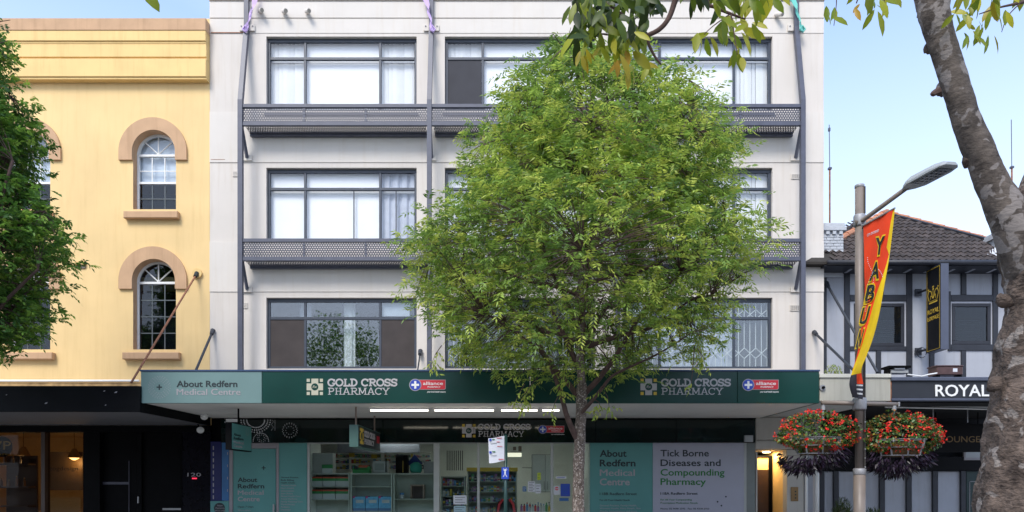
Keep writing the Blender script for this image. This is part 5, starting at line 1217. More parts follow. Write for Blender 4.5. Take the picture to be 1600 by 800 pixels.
# things lying on the canopies
t = thing('floodlight', 'open black floodlight lying on the canopy right of the banner', 'floodlight', P(1407, 585, -2.9)); bx('housing', 1389, 1424, 571, 574.5, -2.9, .3, m_black, t, .004); bx('reflector', 1392, 1420, 577, 583, -2.85, .2, m_gr, t, .01); bx('lens', 1398, 1414, 574.8, 577, -2.88, .2, m_pan, t); bx('stand', 1389, 1391, 574.7, 588, -2.87, .2, m_black, t)
t = thing('metal_case', 'small brown metal case with a white sticker on the black awning', 'case', P(1485, 586, -2.8)); m_bc2 = mat('brown metal case', (.10, .055, .05), .35, .2, 8, metal=.3)
bx('body', 1464, 1505, 572.5, 585.5, -2.85, .3, m_bc2, t, .012); bx('lid', 1463, 1506, 570.5, 572.4, -2.86, .32, m_bc2, t, .006); bx('sticker', 1489, 1496, 575.5, 581, -2.853, .002, m_pap, t)
bx('foot', 1466, 1469, 585.6, 589, -2.83, .2, m_black, t); bx('foot', 1500, 1503, 585.6, 589, -2.83, .2, m_black, t)
mb = MB(); mb.tube([P(1418, 585, -2.9), P(1440, 588, -2.9), P(1452, 585, -2.95), P(1464, 583, -2.9)], .014, 6); tag(mb.build('cable', m_white), 'white cable running between the floodlight and the brown case', 'cable')
# ================================================================== LAMP POST
YP = -5.0
lpst = thing('street_lamp', 'taupe street lamp post carrying the flag and two flower baskets', 'street lamp', (PX(1343, YP), YP, 0))
xp = PX(1343, YP); z_ = lambda q: PZ(q, YP)
mb = MB(); mb.tube([(xp, YP, 0), (xp, YP, z_(738))], .098, 20); mb.build('pole_base', m_pole, lpst, True)
mb = MB(); mb.tube([(xp, YP, z_(738)), (xp, YP, z_(292))], .074, 20); mb.build('pole', m_pole, lpst, True)
for q0, q1, r, nm in ((742, 732, .108, 'collar'), (641, 622, .115, 'collar'), (294, 289, .08, 'pole_cap'), (354, 336, .10, 'collar')):
    mb = MB(); a, c = z_(q0), z_(q1); mb.tube([(xp, YP, a), (xp, YP, a + (c - a) * .12), (xp, YP, a + (c - a) * .88), (xp, YP, c)], [r * .9, r, r, r * .9], 20); mb.build(nm, m_galv, lpst, True)
for q0, q1 in ((738, 641), (622, 354), (336, 294)): box('track', xp + .045, xp + .066, YP - .082, YP - .05, z_(q0), z_(q1), mat('dark slot', (.05, .045, .04), .5), lpst)
mb = MB()
for q in range(660, 735, 14): mb.disc(xp + .055, z_(q), .012, YP - .09, YP - .082, 8)
mb.build('bolt', m_galv, lpst)
A = P(1347, 345, YP - .08); B = P(1421, 290.5, -6.2)
mb = MB(); mb.tube([A + Vector((-.08, .06, -.02)), A, B], [.055, .04, .036], 12); mb.build('lamp_arm', m_pole, lpst, True)
E_ = P(1487, 256, -7.05); d = (E_ - B).normalized(); sd_ = d.cross(Vector((0, 0, 1))).normalized(); un = sd_.cross(d).normalized(); Ln = (E_ - B).length
mb = MB(); prof = [(-.12, .045, .05, .03), (0, .11, .07, .035), (.18, .165, .085, .035), (.75, .17, .075, .03), (.94, .145, .055, .02), (1.0, .10, .03, .01)]
vs = []
for f, w_, h1, h2 in prof:
    c = B + d * Ln * f
    for sx, hz in ((-1, -h2), (-.98, 0), (-.6, h1), (.6, h1), (.98, 0), (1, -h2)): vs.append(c + sd_ * w_ * sx + un * hz)
fs = []
for i in range(len(prof) - 1):
    for k in range(6): a = i * 6 + k; b_ = i * 6 + (k + 1) % 6; fs.append((a, a + 6, b_ + 6, b_))
fs += [tuple(range(6)), tuple(reversed(range(30, 36)))]
mb.add(vs, fs); head = mb.build('lamp_head', mat('grey lamp casting', (.34, .36, .37), .45, .05), lpst)
mb = MB(); c0 = B + d * Ln * .22 - un * .042; c1_ = B + d * Ln * .88 - un * .036; mb.add([c0 - sd_ * .13, c0 + sd_ * .13, c1_ + sd_ * .11, c1_ - sd_ * .11, c0 - sd_ * .13 + un * .012, c0 + sd_ * .13 + un * .012, c1_ + sd_ * .11 + un * .012, c1_ - sd_ * .11 + un * .012], [(0, 1, 2, 3), (0, 4, 5, 1), (1, 5, 6, 2), (2, 6, 7, 3), (3, 7, 4, 0)]); mb.build('lens', mat('dark lamp glass', (.06, .07, .07), .15), head)
mb = MB()
for k in range(5):
    for j in (-1, 0, 1): c = B + d * Ln * (.32 + .11 * k) - un * .047 + sd_ * .07 * j; mb.add([c - d * .02 - sd_ * .02, c + d * .02 - sd_ * .02, c + d * .02 + sd_ * .02, c - d * .02 + sd_ * .02], [(0, 1, 2, 3)])
mb.build('led_array', m_galv, head)
mb = MB(); mb.tube([P(1283.5, 629, YP), P(1402, 632, YP)], .038, 12); cb = mb.build('cross_bar', m_pole, lpst, True)
box('bar_end', P(1402, 632, YP).x - .002, P(1402, 632, YP).x + .03, YP - .04, YP + .04, z_(632) - .04, z_(632) + .04, m_galv, lpst, .008)
for p in (1286, 1397): mb = MB(); mb.tube([P(p, 632, YP), P(p, 655, YP)], .018, 6); mb.tube([P(p, 634, YP) , P(p, 641, YP)], .035, 8); mb.build('hanger', m_galv, lpst)
# ---- flag
bnr = thing('street_flag', 'red and yellow vertical street flag with black capital letters on the lamp post', 'flag', P(1347, 350, YP - .2))
rows_ = [((1349, 352), (1398.5, 325)), ((1350, 390), (1394, 366)), ((1350.5, 425), (1389, 405)), ((1351, 460), (1382, 446)), ((1348, 495), (1374, 490)), ((1344, 525), (1364.5, 527)), ((1339.5, 553), (1354, 556)), ((1331, 582), (1346, 578)), ((1327, 601), (1349, 602)), ((1332, 621), (1348, 624))]
def crom(arr, t):
    n = len(arr) - 1; i = min(int(t * n), n - 1); f = t * n - i
    g = lambda k: np.array(arr[max(0, min(n, k))], float)
    p0, p1, p2, p3 = g(i - 1), g(i), g(i + 1), g(i + 2)
    return .5 * (2 * p1 + (p2 - p0) * f + (2 * p0 - 5 * p1 + 4 * p2 - p3) * f * f + (3 * p1 - p0 - 3 * p2 + p3) * f ** 3)
def ban(u, v, off=0):
    a = crom([r[0] for r in rows_], v); b_ = crom([r[1] for r in rows_], v); p = a + (b_ - a) * u
    Yo = -5.85 + .35 * v; Yi = -5.22; Y = Yi + (Yo - Yi) * u + .03 * math.sin(u * 5 + v * 9) * (.3 + v) + .014 * math.sin(u * 13 + v * 21 + 2 * math.sin(v * 9))
    return P(p[0], p[1], Y) + Vector((-.3, -.95, 0)) * off
ub = lambda v: float(np.interp(v, [0, .03, .06, .16, .2, .24, .30, .36, .42, .5, .6, .66, .72, .775], [.97, .93, .90, .84, .97, .92, .80, .62, .5, .40, .28, .16, .05, 0]))
def bstrip(f0, f1, v0, v1, m, name, nu=6, nv=60, off=0):
    mb = MB()
    for j in range(nv):
        for i in range(nu):
            q = []
            for (di, dj) in ((0, 1), (1, 1), (1, 0), (0, 0)):
                v = v0 + (v1 - v0) * (j + dj) / nv; u = f0(v) + (f1(v) - f0(v)) * (i + di) / nu; q.append(ban(u, v, off))
            mb.quad(*q)
    n_ = len(mb.v) // 4; mb2 = MB(); idx = {}; fs = []
    for fq in mb.f:
        g_ = []
        for i in fq:
            key = tuple(round(c, 5) for c in mb.v[i])
            if key not in idx: idx[key] = len(mb2.v); mb2.v.append(mb.v[i])
            g_.append(idx[key])
        fs.append(tuple(g_))
    mb2.f = fs; return mb2.build(name, m, bnr, True)
m_fr = mat('flag red cloth', (.86, .06, .012), .65, .05, 6, .1, 40); m_fy = mat('flag yellow cloth', (.86, .58, .01), .65, .05, 6, .1, 40); m_fk = mat('flag charcoal cloth', (.04, .04, .06), .7, .2, 6)
bstrip(lambda v: 0, ub, 0, .775, m_fr, 'red_cloth'); bstrip(ub, lambda v: 1, 0, .80, m_fy, 'yellow_cloth')
bstrip(lambda v: 0, lambda v: (.8 - v) * 0 + .02, .775, .80, m_fy, 'yellow_cloth', 1, 4)
bstrip(lambda v: 0, lambda v: .55, .80, .99, m_fk, 'charcoal_cloth', 4, 16); bstrip(lambda v: .55, lambda v: 1, .80, .88, m_fr, 'red_cloth', 3, 10); bstrip(lambda v: .55, lambda v: 1, .88, 1, m_fk, 'charcoal_cloth', 3, 10)
for v in (.885, .915, .945): bstrip(lambda v_: .5, lambda v_: .96, v, v + .012, m_pap, 'white_stripe', 4, 2, .006)
def flag_text(s, cx, cy, w_, h_, m, off=.012, bold=.03, slope=None, lean=0):
    me = text_mesh(s, bold, .002); co = np.empty(len(me.vertices) * 3); me.vertices.foreach_get('co', co); co = co.reshape(-1, 3)
    xm = (co[:, 0].min() + co[:, 0].max()) / 2; xw = co[:, 0].max() - co[:, 0].min(); pts = []
    for a, b_, c_ in co:
        dx = (a - xm) / xw * w_; dy = (b_ / .729 - .5) * h_; X = cx + dx + lean * dy; y = cy - dy + (slope if slope is not None else -.42) * dx
        # find flag parameters for this photo point
        v = (y - 345) / 280.0
        for _ in range(6):
            A_ = crom([r[0] for r in rows_], min(max(v, 0), .999)); B_ = crom([r[1] for r in rows_], min(max(v, 0), .999)); u = (X - A_[0]) / (B_[0] - A_[0]); yy = A_[1] + (B_[1] - A_[1]) * u; v = min(max(v + (y - yy) / 290.0, 0), .999)
        pts.append(ban(u, v, off + c_))
    pts = np.array([tuple(p) for p in pts]); c = (pts.min(0) + pts.max(0)) / 2; me.vertices.foreach_set('co', (pts - c).ravel()); me.update(); me.materials.clear(); me.materials.append(m)
    return link('lettering', me, Vector(c), bnr)
for s, cx, cy, w_, ln_ in (('Y', 1374, 384, 15, .1), ('A', 1367, 423, 16, .15), ('B', 1359.5, 458, 15, .2), ('U', 1350.5, 493, 13, .25), ('N', 1343.5, 528, 8, .25)):
    flag_text(s, cx, cy, w_ + 1, 29, m_fy, .018, .075, -.25, ln_); flag_text(s, cx, cy, w_ - 1, 27, m_ink, .030, .03, -.25, ln_)
flag_text('CITY OF SYDNEY', 1364, 364, 19, 4, m_pap, .010, .02, -.42); 
mb = MB()
for k in range(26):
    a = k * .13; u = .12 + .28 * math.sin(a) ** 2; v = .16 + .27 * k / 26; p = ban(u, v, .01); q = .006; mb.add([p + Vector((-q, 0, -q)), p + Vector((q, 0, -q)), p + Vector((q, 0, q)), p + Vector((-q, 0, q))], [(0, 1, 2, 3)])
for k in range(20):
    u = .1 + .75 * k / 20; v = .30 - .06 * math.sin(k / 20 * 3.1); p = ban(u, v, .01); q = .006; mb.add([p + Vector((-q, 0, -q)), p + Vector((q, 0, -q)), p + Vector((q, 0, q)), p + Vector((-q, 0, q))], [(0, 1, 2, 3)])
mb.build('dotted_line', m_pap, bnr)
mb = MB(); mb.tube([P(1346, 352, -5.15), ban(0, 0), ban(1, 0)], .016, 6); mb.build('top_rod', m_galv, bnr)
for v in (.0, .55, .99):
    p = ban(0.02, v); mb = MB(); mb.tube([p, (xp + .02, YP - .06, p.z)], .010, 5); mb.build('tie', m_black, bnr)

# ================================================================== FOLIAGE
m_leaf = leafmat('tree leaf', .45); m_leaf2 = leafmat('dark glossy leaf', .25, .35); m_petal = leafmat('petal', .3, .6)
def rnd_unit(n): return unit(RNG.normal(size=(n, 3)))
def palette(n, cols, wts, jit=.18):
    c = np.array(cols)[RNG.choice(len(cols), n, p=np.array(wts) / sum(wts))]; return np.clip(c * (1 + RNG.normal(size=(n, 1)) * jit), .002, 1)
# hanging baskets
def basket(label, px, py, halfw, lab2=''):
    c = P(px, py, YP); s = D + YP; k = s / F; t = thing('hanging_basket', label, 'flower basket', c, 'flower baskets on the lamp post')
    hw = halfw * k
    fr = MB()
    for zz, w_ in ((.0, .42), (-.14, .40), (-.28, .34)):
        pts = [(c.x + w_ * math.cos(a), c.y - .0 + w_ * .6 * math.sin(a), c.z + zz) for a in np.linspace(0, 2 * math.pi, 25)]; fr.tube(pts, .010, 5)
    for a in np.linspace(0, 2 * math.pi, 9)[:-1]: fr.tube([(c.x + .42 * math.cos(a), c.y + .25 * math.sin(a), c.z), (c.x + .34 * math.cos(a), c.y + .2 * math.sin(a), c.z - .28)], .016, 5)
    fr.build('basket_frame', m_galv, t)
    mb = MB(); mb.tube([(c.x, c.y, c.z - .30), (c.x, c.y, c.z - .05)], [.2, .24], 16); mb.v = [(c.x + (v[0] - c.x) * 1.5, v[1], v[2]) for v in mb.v]; mb.build('soil_liner', mat('coir liner', (.10, .055, .02), .95, .4, 20), t, True)
    n = 2600; dirs = rnd_unit(n); rad = RNG.uniform(.72, 1.0, n) ** .6
    lump = np.array([1 + .30 * noise.noise(Vector(d) * 2.0 + Vector((px, 0, 0))) for d in dirs])
    pos = dirs * (rad * lump)[:, None] * np.array([hw, .42, .40]) ; pos[:, 2] = np.where(pos[:, 2] < -.12, pos[:, 2] * .75, pos[:, 2]) + .06
    fm = (pos[:, 2] < .03) & (pos[:, 2] > -.2) & (np.abs(pos[:, 0]) < .30) & (pos[:, 1] < -.2) & (RNG.uniform(size=n) < .62); keep = ~fm
    pos = pos[keep]; dirs = dirs[keep]; n = len(pos)
    dd_ = unit(dirs * .7 + rnd_unit(n) * .7 + np.array([0, 0, -.25])); nn = unit(dirs + np.array([0, 0, .7]) + rnd_unit(n) * .5)
    leaves_object('foliage', pos + np.array(c), dd_, nn, RNG.uniform(.04, .075, n), RNG.uniform(.03, .05, n), palette(n, [(.05, .12, .02), (.09, .19, .04), (.26, .12, .03), (.24, .24, .03), (.03, .05, .015)], [4, 3, 2, 1.6, 2]), m_leaf2, t)
    nf = 150; fd = rnd_unit(nf); fd[:, 1] = -np.abs(fd[:, 1]) * RNG.choice([1, 1, -1], nf); fp = fd * np.array([hw * 1.03, .45, .40]) * RNG.uniform(.95, 1.08, (nf, 1)); fp[:, 2] = np.where(fp[:, 2] < -.1, fp[:, 2] * .8, fp[:, 2]) + .07
    P5, D5, N5 = [], [], []
    for p, d_ in zip(fp, fd):
        m_ = RNG.integers(3, 7)
        for q in range(m_):
            P5.append(p + RNG.normal(size=3) * .012); D5.append(unit(d_ * .5 + RNG.normal(size=3))); N5.append(unit(d_ + RNG.normal(size=3) * .4))
    n5 = len(P5); leaves_object('flowers', np.array(P5) + np.array(c), np.array(D5), np.array(N5), RNG.uniform(.028, .05, n5), RNG.uniform(.024, .04, n5), palette(n5, [(.85, .03, .02), (.95, .09, .05), (.70, .01, .01)], [4, 2, 1], .1), m_petal, t)
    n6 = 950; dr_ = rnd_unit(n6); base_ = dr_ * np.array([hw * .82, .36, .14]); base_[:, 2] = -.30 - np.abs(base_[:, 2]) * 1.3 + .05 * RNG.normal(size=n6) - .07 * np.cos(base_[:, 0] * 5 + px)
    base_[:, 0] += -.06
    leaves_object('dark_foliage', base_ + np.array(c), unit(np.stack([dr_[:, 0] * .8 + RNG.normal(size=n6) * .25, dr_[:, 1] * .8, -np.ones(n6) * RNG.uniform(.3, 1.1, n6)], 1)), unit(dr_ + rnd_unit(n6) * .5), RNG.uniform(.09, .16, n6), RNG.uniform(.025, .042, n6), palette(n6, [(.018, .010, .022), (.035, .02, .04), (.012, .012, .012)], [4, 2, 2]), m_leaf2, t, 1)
basket('red flowered hanging basket on the side nearer the doorway', 1277, 684, 60); basket('red flowered hanging basket on the side nearer the lounge name', 1408, 687, 59)
# sign post with paper and blue plate
sp = thing('sign_post', 'slim dark green kerb post carrying a paper notice and blue plate', 'post', (PX(790, YP), YP, 0))
xq = PX(790, YP); mb = MB(); mb.tube([(xq, YP, 0), (xq, YP, z_(679))], .031, 12); mb.build('pole', mat('dark green post paint', (.012, .045, .04), .4), sp, True); mb = MB(); mb.tube([(xq, YP, z_(679)), (xq, YP, z_(677.5))], .036, 12); mb.build('pole_cap', m_dkgreen, sp)
bp = thing('blue_plate', 'small blue plate with a white figure symbol on the green post', 'sign', P(789, 739, YP - .05)); bx('plate', 783.5, 795, 730, 748.5, YP - .05, .008, m_blue, bp)
mb = MB(); Yq = YP - .05; cxp = PX(789.2, Yq); zc_ = PZ(739, Yq); mb.disc(cxp, zc_ + .055, .016, Yq - .003, Yq - .0005, 10); mb.prism([(cxp - .012, zc_ - .01), (cxp + .012, zc_ - .01), (cxp + .012, zc_ + .035), (cxp - .012, zc_ + .035)], Yq - .003, Yq - .0005)
for s_ in (-1, 1): mb.tube([(cxp, Yq - .002, zc_ + .025), (cxp + s_ * .035, Yq - .002, zc_ + .06)], .005, 4); mb.tube([(cxp, Yq - .002, zc_ - .01), (cxp + s_ * .032, Yq - .002, zc_ - .07)], .006, 4); mb.tube([(cxp + s_ * .035, Yq - .002, zc_ + .06), (cxp + s_ * .02, Yq - .002, zc_ + .08)], .004, 4)
mb.build('figure_symbol', m_white, bp)
pn = thing('paper_notice', 'curled white paper notice with blue and pink marks taped to the green post', 'notice', P(775, 703, YP - .05))
mb = MB(); N = 10; Yq = YP - .045
for j in range(N):
    for i in range(N):
        q = []
        for di, dj in ((0, 1), (1, 1), (1, 0), (0, 0)):
            u = (i + di) / N; v = (j + dj) / N; x = 763 + 25 * u + 1.2 * v * (1 - u); y = 685 - 3.5 * u + 39 * v + .5 * math.sin(u * 5); q.append(P(x, y, Yq - .02 * math.sin(u * 3.1) * (1 - .4 * v)))
        mb.quad(*q)
mb.build('sheet', mat('bright paper', (.66, .67, .72), .7, .03), pn, True)
for (a, b_, q0, q1, m) in ((764.5, 768, 685.5, 689, m_blue), (764.5, 768, 705, 708.5, m_blue), (769, 773, 686, 687.5, m_lgreen), (769, 774, 705, 706.5, m_lgreen), (776, 784, 684, 685, m_red), (776, 781, 690, 691, m_red), (777, 785, 697, 697.8, m_red), (779, 787, 717, 718.2, m_red), (767, 776, 711, 711.8, m_gr), (766, 776, 692, 692.8, m_gr)): bx('printed_mark', a, b_, q0, q1, Yq - .027, .002, m, pn)

for o_ in list(bpy.data.objects):
    if o_.name.split('.')[0] in ('flowers', 'foliage', 'dark_foliage', 'dot_ring', 'dotted_line'): stuff(o_)
# ---- trees
def tree_mesh_branch(mb, pts, rad, seg=7, amp=.1, fr=4, seed=0): 
    p, r = smooth_path(pts, rad, 4); mb.tube(p, r, seg, amp, fr, seed=seed)
def barkmat(name, c1, c2, c3, s=9.0, st=.5, cover=.5, spot=1.0, bmp=.9):
    m = bpy.data.materials.new(name); m.use_nodes = True; n = m.node_tree.nodes; l = m.node_tree.links.new; b = n['Principled BSDF']; b.inputs['Roughness'].default_value = .9
    g = n.new('ShaderNodeNewGeometry'); mp = n.new('ShaderNodeMapping'); mp.inputs['Scale'].default_value = (1, 1, st); l(g.outputs['Position'], mp.inputs[0])
    a = n.new('ShaderNodeTexNoise'); a.inputs['Scale'].default_value = s; a.inputs['Detail'].default_value = 8; a.inputs['Roughness'].default_value = .65; l(mp.outputs[0], a.inputs['Vector'])
    r = n.new('ShaderNodeValToRGB'); r.color_ramp.elements[0].position = .36; r.color_ramp.elements[1].position = .66; r.color_ramp.elements[0].color = c1 + (1,); r.color_ramp.elements[1].color = c2 + (1,); l(a.outputs[0], r.inputs[0])
    v = n.new('ShaderNodeTexNoise'); v.inputs['Scale'].default_value = s * spot; v.inputs['Detail'].default_value = 4; v.inputs['Distortion'].default_value = .6
    l(g.outputs['Position'], v.inputs['Vector'])
    r2 = n.new('ShaderNodeValToRGB'); r2.color_ramp.elements[0].position = cover; r2.color_ramp.elements[1].position = cover + .035; l(v.outputs[0], r2.inputs[0])
    mx_ = n.new('ShaderNodeMixRGB'); mx_.inputs[2].default_value = c3 + (1,); l(r2.outputs[0], mx_.inputs[0]); l(r.outputs[0], mx_.inputs[1]); l(mx_.outputs[0], b.inputs['Base Color'])
    w = n.new('ShaderNodeTexNoise'); w.inputs['Scale'].default_value = s * 3; w.inputs['Detail'].default_value = 6; mp2 = n.new('ShaderNodeMapping'); mp2.inputs['Scale'].default_value = (1, 1, 1.8); l(g.outputs['Position'], mp2.inputs[0]); l(mp2.outputs[0], w.inputs['Vector'])
    bp_ = n.new('ShaderNodeBump'); bp_.inputs['Strength'].default_value = bmp; bp_.inputs['Distance'].default_value = .03; l(w.outputs[0], bp_.inputs['Height']); l(bp_.outputs[0], b.inputs['Normal'])
    return m
m_bark = barkmat('mottled sun dappled bark', (.08, .058, .046), (.24, .185, .15), (.46, .40, .35), 16, .5, .56, 1.9)  # pale patches mix real bark mottling with sun dapples put into the colour
m_twig = mat('brown twig', (.085, .05, .04), .9, .3, 12)

def street_tree(label, Y, trunk, limbs, prof, cxp, nclump, per, cols, wts, leafL, leafW, nleaf, seed, zsplit, hollow=0.0, xlim=None, yellow=None):
    rg = np.random.default_rng(seed); rr = random.Random(seed); k = (D + Y) / F
    t = thing('street_tree', label, 'tree', Vector((PX(trunk[0][0], Y), Y, 0)))
    mb = MB(); pts = [P(a, b, Y) for a, b, r in trunk]; pts[0].z = -.05
    p, r = smooth_path(pts, [c * k for _, _, c in trunk], 6); mb.tube(p, r, 18, .12, 7); mb.build('trunk', m_bark, t, True)
    nodes = [q for q in p if q.z > zsplit]
    ys = [q[0] for q in prof]; hws = [q[1] for q in prof]; ofs = [q[2] for q in prof]
    zt, zb = PZ(ys[0], Y), PZ(ys[-1], Y)
    def env(z):
        y = HZ - (z - EYE) / k; return max(.02, np.interp(y, ys, hws) * k), PX(cxp, Y) + np.interp(y, ys, ofs) * k
    # limbs
    br = MB()
    for L_ in limbs:
        q = [P(a, b, Y + dy) for a, b, r, dy in L_]; tree_mesh_branch(br, q, [c[2] * k for c in L_], 8, .12, 8); pp, _ = smooth_path(q, [1] * len(q), 5); nodes += pp[2:]
    trunk_nodes = [q for q in p if q.z > zsplit]
    for i in range(26):
        s0 = trunk_nodes[int(len(trunk_nodes) * (i / 26) ** .9)]; az_ = i * 2.4 + rr.uniform(-.4, .4); 
        zz = s0.z + rr.uniform(.5, 1.5); 
        zz = min(zz, zt - .4); w_, cx_ = env(zz); ex, ey = math.cos(az_) * w_ * .8, math.sin(az_) * w_ * .72
        tip = Vector((cx_ + ex, Y + ey, zz)); mid = s0.lerp(tip, .5) + Vector((rr.uniform(-.15, .15), rr.uniform(-.15, .15), -.12))
        q = [s0, s0.lerp(mid, .5) + Vector((0, 0, .03)), mid, mid.lerp(tip, .55) + Vector((rr.uniform(-.1, .1), 0, .08)), tip]
        r0 = .05 * (1 - i / 34); tree_mesh_branch(br, q, [r0, r0 * .8, r0 * .6, r0 * .35, .006], 6, .1, 8); pp, _ = smooth_path(q, [1] * 5, 5); nodes += pp[4:]
        for j in range(4):
            s1 = pp[8 + j * 3]; d_ = Vector((rr.gauss(0, 1), rr.gauss(0, 1), rr.uniform(-.1, .9))).normalized(); e_ = s1 + d_ * rr.uniform(.4, .8)
            q2 = [s1, s1.lerp(e_, .5) + Vector((0, 0, .05)), e_]; tree_mesh_branch(br, q2, [.016, .011, .005], 5, 0); nodes += [q2[1], e_]
    br.build('branches', m_twig, t, True)
    # leaf clumps inside the outline, denser toward the outside
    N_ = np.array([tuple(q) for q in nodes]); cl = []; tw = MB()
    tries = 0
    while len(cl) < nclump and tries < nclump * 40:
        tries += 1
        z = rg.uniform(zb, zt); w_, cx_ = env(z)
        if rg.uniform() > (w_ / (max(hws) * k)) ** 1.1 + .03: continue
        a = rg.uniform(0, 2 * math.pi); rad = rg.uniform(.12, 1) ** .42
        lump = 1 + .10 * noise.noise(Vector((math.cos(a) * 1.8, math.sin(a) * 1.8, z * 1.1 + seed)))+ .07 * noise.noise(Vector((math.cos(a) * 4, math.sin(a) * 4, z * 2.6 + seed)))
        x = cx_ + math.cos(a) * w_ * rad * lump; y = Y + math.sin(a) * w_ * rad * lump * .9
        if xlim and x < xlim: continue
        q = np.array((x, y, z))
        gp = noise.noise(Vector(q) * 1.25 + Vector((seed * 3.1, 0, 0)))
        gp2 = noise.noise(Vector(q) * 2.6 + Vector((0, seed * 1.7, 0)))
        if (gp < -.24 or gp2 < -.20) and rg.uniform() < .85: continue
        fz = (z - zb) / (zt - zb)
        if hollow and fz < .30 and rg.uniform() < hollow * (1.0 if abs(x - cx_) < w_ * .75 else .35): continue
        cl.append((q, rad, a, fz))
    LP, LD, LN, LL, LW, LC = [], [], [], [], [], []
    cols_ = np.array(cols); wt0 = np.array(wts, float)
    for q, rad, a, fz in cl:
        dd = N_ - q; j = np.argmin((dd ** 2).sum(1)); near = Vector(N_[j]); qv = Vector(q)
        if (near - qv).length > .08: 
            mid = near.lerp(qv, .5) + Vector((0, 0, .04)); tw.tube([near, mid, qv], [.008, .006, .003], 3, caps=False)
        out = np.array((math.cos(a), math.sin(a), .25 + .9 * fz)); out /= np.linalg.norm(out)
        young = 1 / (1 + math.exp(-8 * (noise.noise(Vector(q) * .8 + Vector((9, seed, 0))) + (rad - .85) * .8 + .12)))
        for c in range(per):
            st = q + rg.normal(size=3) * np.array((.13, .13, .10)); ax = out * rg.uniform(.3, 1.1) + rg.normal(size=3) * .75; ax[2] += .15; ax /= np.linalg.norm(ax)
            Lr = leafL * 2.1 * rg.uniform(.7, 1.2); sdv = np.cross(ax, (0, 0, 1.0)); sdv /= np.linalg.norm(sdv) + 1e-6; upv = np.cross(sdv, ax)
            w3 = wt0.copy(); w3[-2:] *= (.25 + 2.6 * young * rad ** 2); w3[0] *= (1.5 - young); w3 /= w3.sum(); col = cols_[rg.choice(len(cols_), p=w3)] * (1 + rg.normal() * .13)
            for i in range(nleaf):
                f = (i // 2 + 1) / (nleaf // 2 + 1) if i < nleaf - 1 else 1.0; sgn = (1 if i % 2 else -1) if i < nleaf - 1 else 0
                p_ = st + ax * Lr * f + np.array((0, 0, -1.0)) * Lr * .28 * f * f
                d_ = ax * .65 + sdv * sgn * .95 + np.array((0, 0, -.38 - .2 * f)) + rg.normal(size=3) * .16
                LP.append(p_); LD.append(d_); LN.append(upv + rg.normal(size=3) * .35); LL.append(leafL * rg.uniform(.75, 1.15)); LW.append(leafW * rg.uniform(.8, 1.2)); LC.append(col * (1 + rg.normal() * .08))
    tw.build('twigs', m_twig, t)
    leaves_object('crown', np.array(LP), unit(np.array(LD)), unit(np.array(LN)), np.array(LL), np.array(LW), np.clip(np.array(LC), .005, 1), m_leaf, t)
    return t
YT = -4.8
trunk = [(904, 893, 11), (904, 800, 9.6), (904, 740, 9), (906, 690, 8.6), (908, 640, 8.2), (909, 610, 9), (908, 590, 6.5), (905, 520, 6), (908, 430, 5.2), (911, 330, 4.2), (913, 230, 3.2), (908, 150, 2), (893, 80, .8)]
limbs = [
 [(904, 690, 5, -.0), (893, 668, 4.5, -.08), (884, 645, 4, -.12), (876, 614, 3.6, -.16), (861, 575, 3.2, -.25), (840, 545, 2.6, -.4), (805, 520, 2, -.6), (760, 490, 1.2, -.8)],
 [(902, 618, 5, 0), (890, 602, 4.4, .05), (874, 585, 3.8, .1), (850, 552, 3, .2), (818, 505, 2.4, .3), (770, 450, 1.6, .5), (720, 420, .8, .6)],
 [(914, 614, 5, -.0), (930, 598, 4.6, -.1), (947, 577, 4.2, -.2), (960, 560, 4, -.3), (976, 533, 3, -.4), (1010, 480, 2.2, -.6), (1060, 430, 1.4, -.8)],
 [(908, 646, 3.6, -.05), (922, 630, 3, -.15), (940, 608, 2.6, -.25), (956, 588, 2.4, -.35), (985, 573, 2, -.45), (1030, 552, 1.5, -.6), (1080, 520, .9, -.7)],
 [(906, 580, 4.5, 0), (880, 520, 3.6, .4), (845, 450, 2.6, .8), (820, 380, 1.4, 1.2)], [(907, 560, 4.2, 0), (935, 500, 3.4, .5), (980, 430, 2.4, .9), (1000, 360, 1.2, 1.2)], [(906, 540, 4, 0), (890, 480, 3, -.5), (860, 420, 2.2, -1), (840, 350, 1.2, -1.4)]]
prof = [(66, 4, -30), (85, 16, -24), (100, 38, -10), (120, 70, 0), (140, 100, 8), (165, 142, 16), (200, 184, 28), (240, 202, 32), (280, 206, 28), (320, 208, 18), (355, 228, 14), (385, 264, 8), (420, 272, 8), (450, 262, 4), (490, 244, 0), (520, 222, 0), (550, 190, 4), (572, 120, 4), (585, 40, 10)]
cols = [(.14, .24, .055), (.22, .35, .065), (.31, .44, .075), (.43, .53, .09), (.55, .60, .11)]
st1 = street_tree('bushy bright green street tree in front of the pharmacy awning', YT, trunk, limbs, prof, 905, 3500, 4, cols, [2.0, 3, 3, 1.8, 1.2], .108, .027, 9, 11, 3.9, .50)
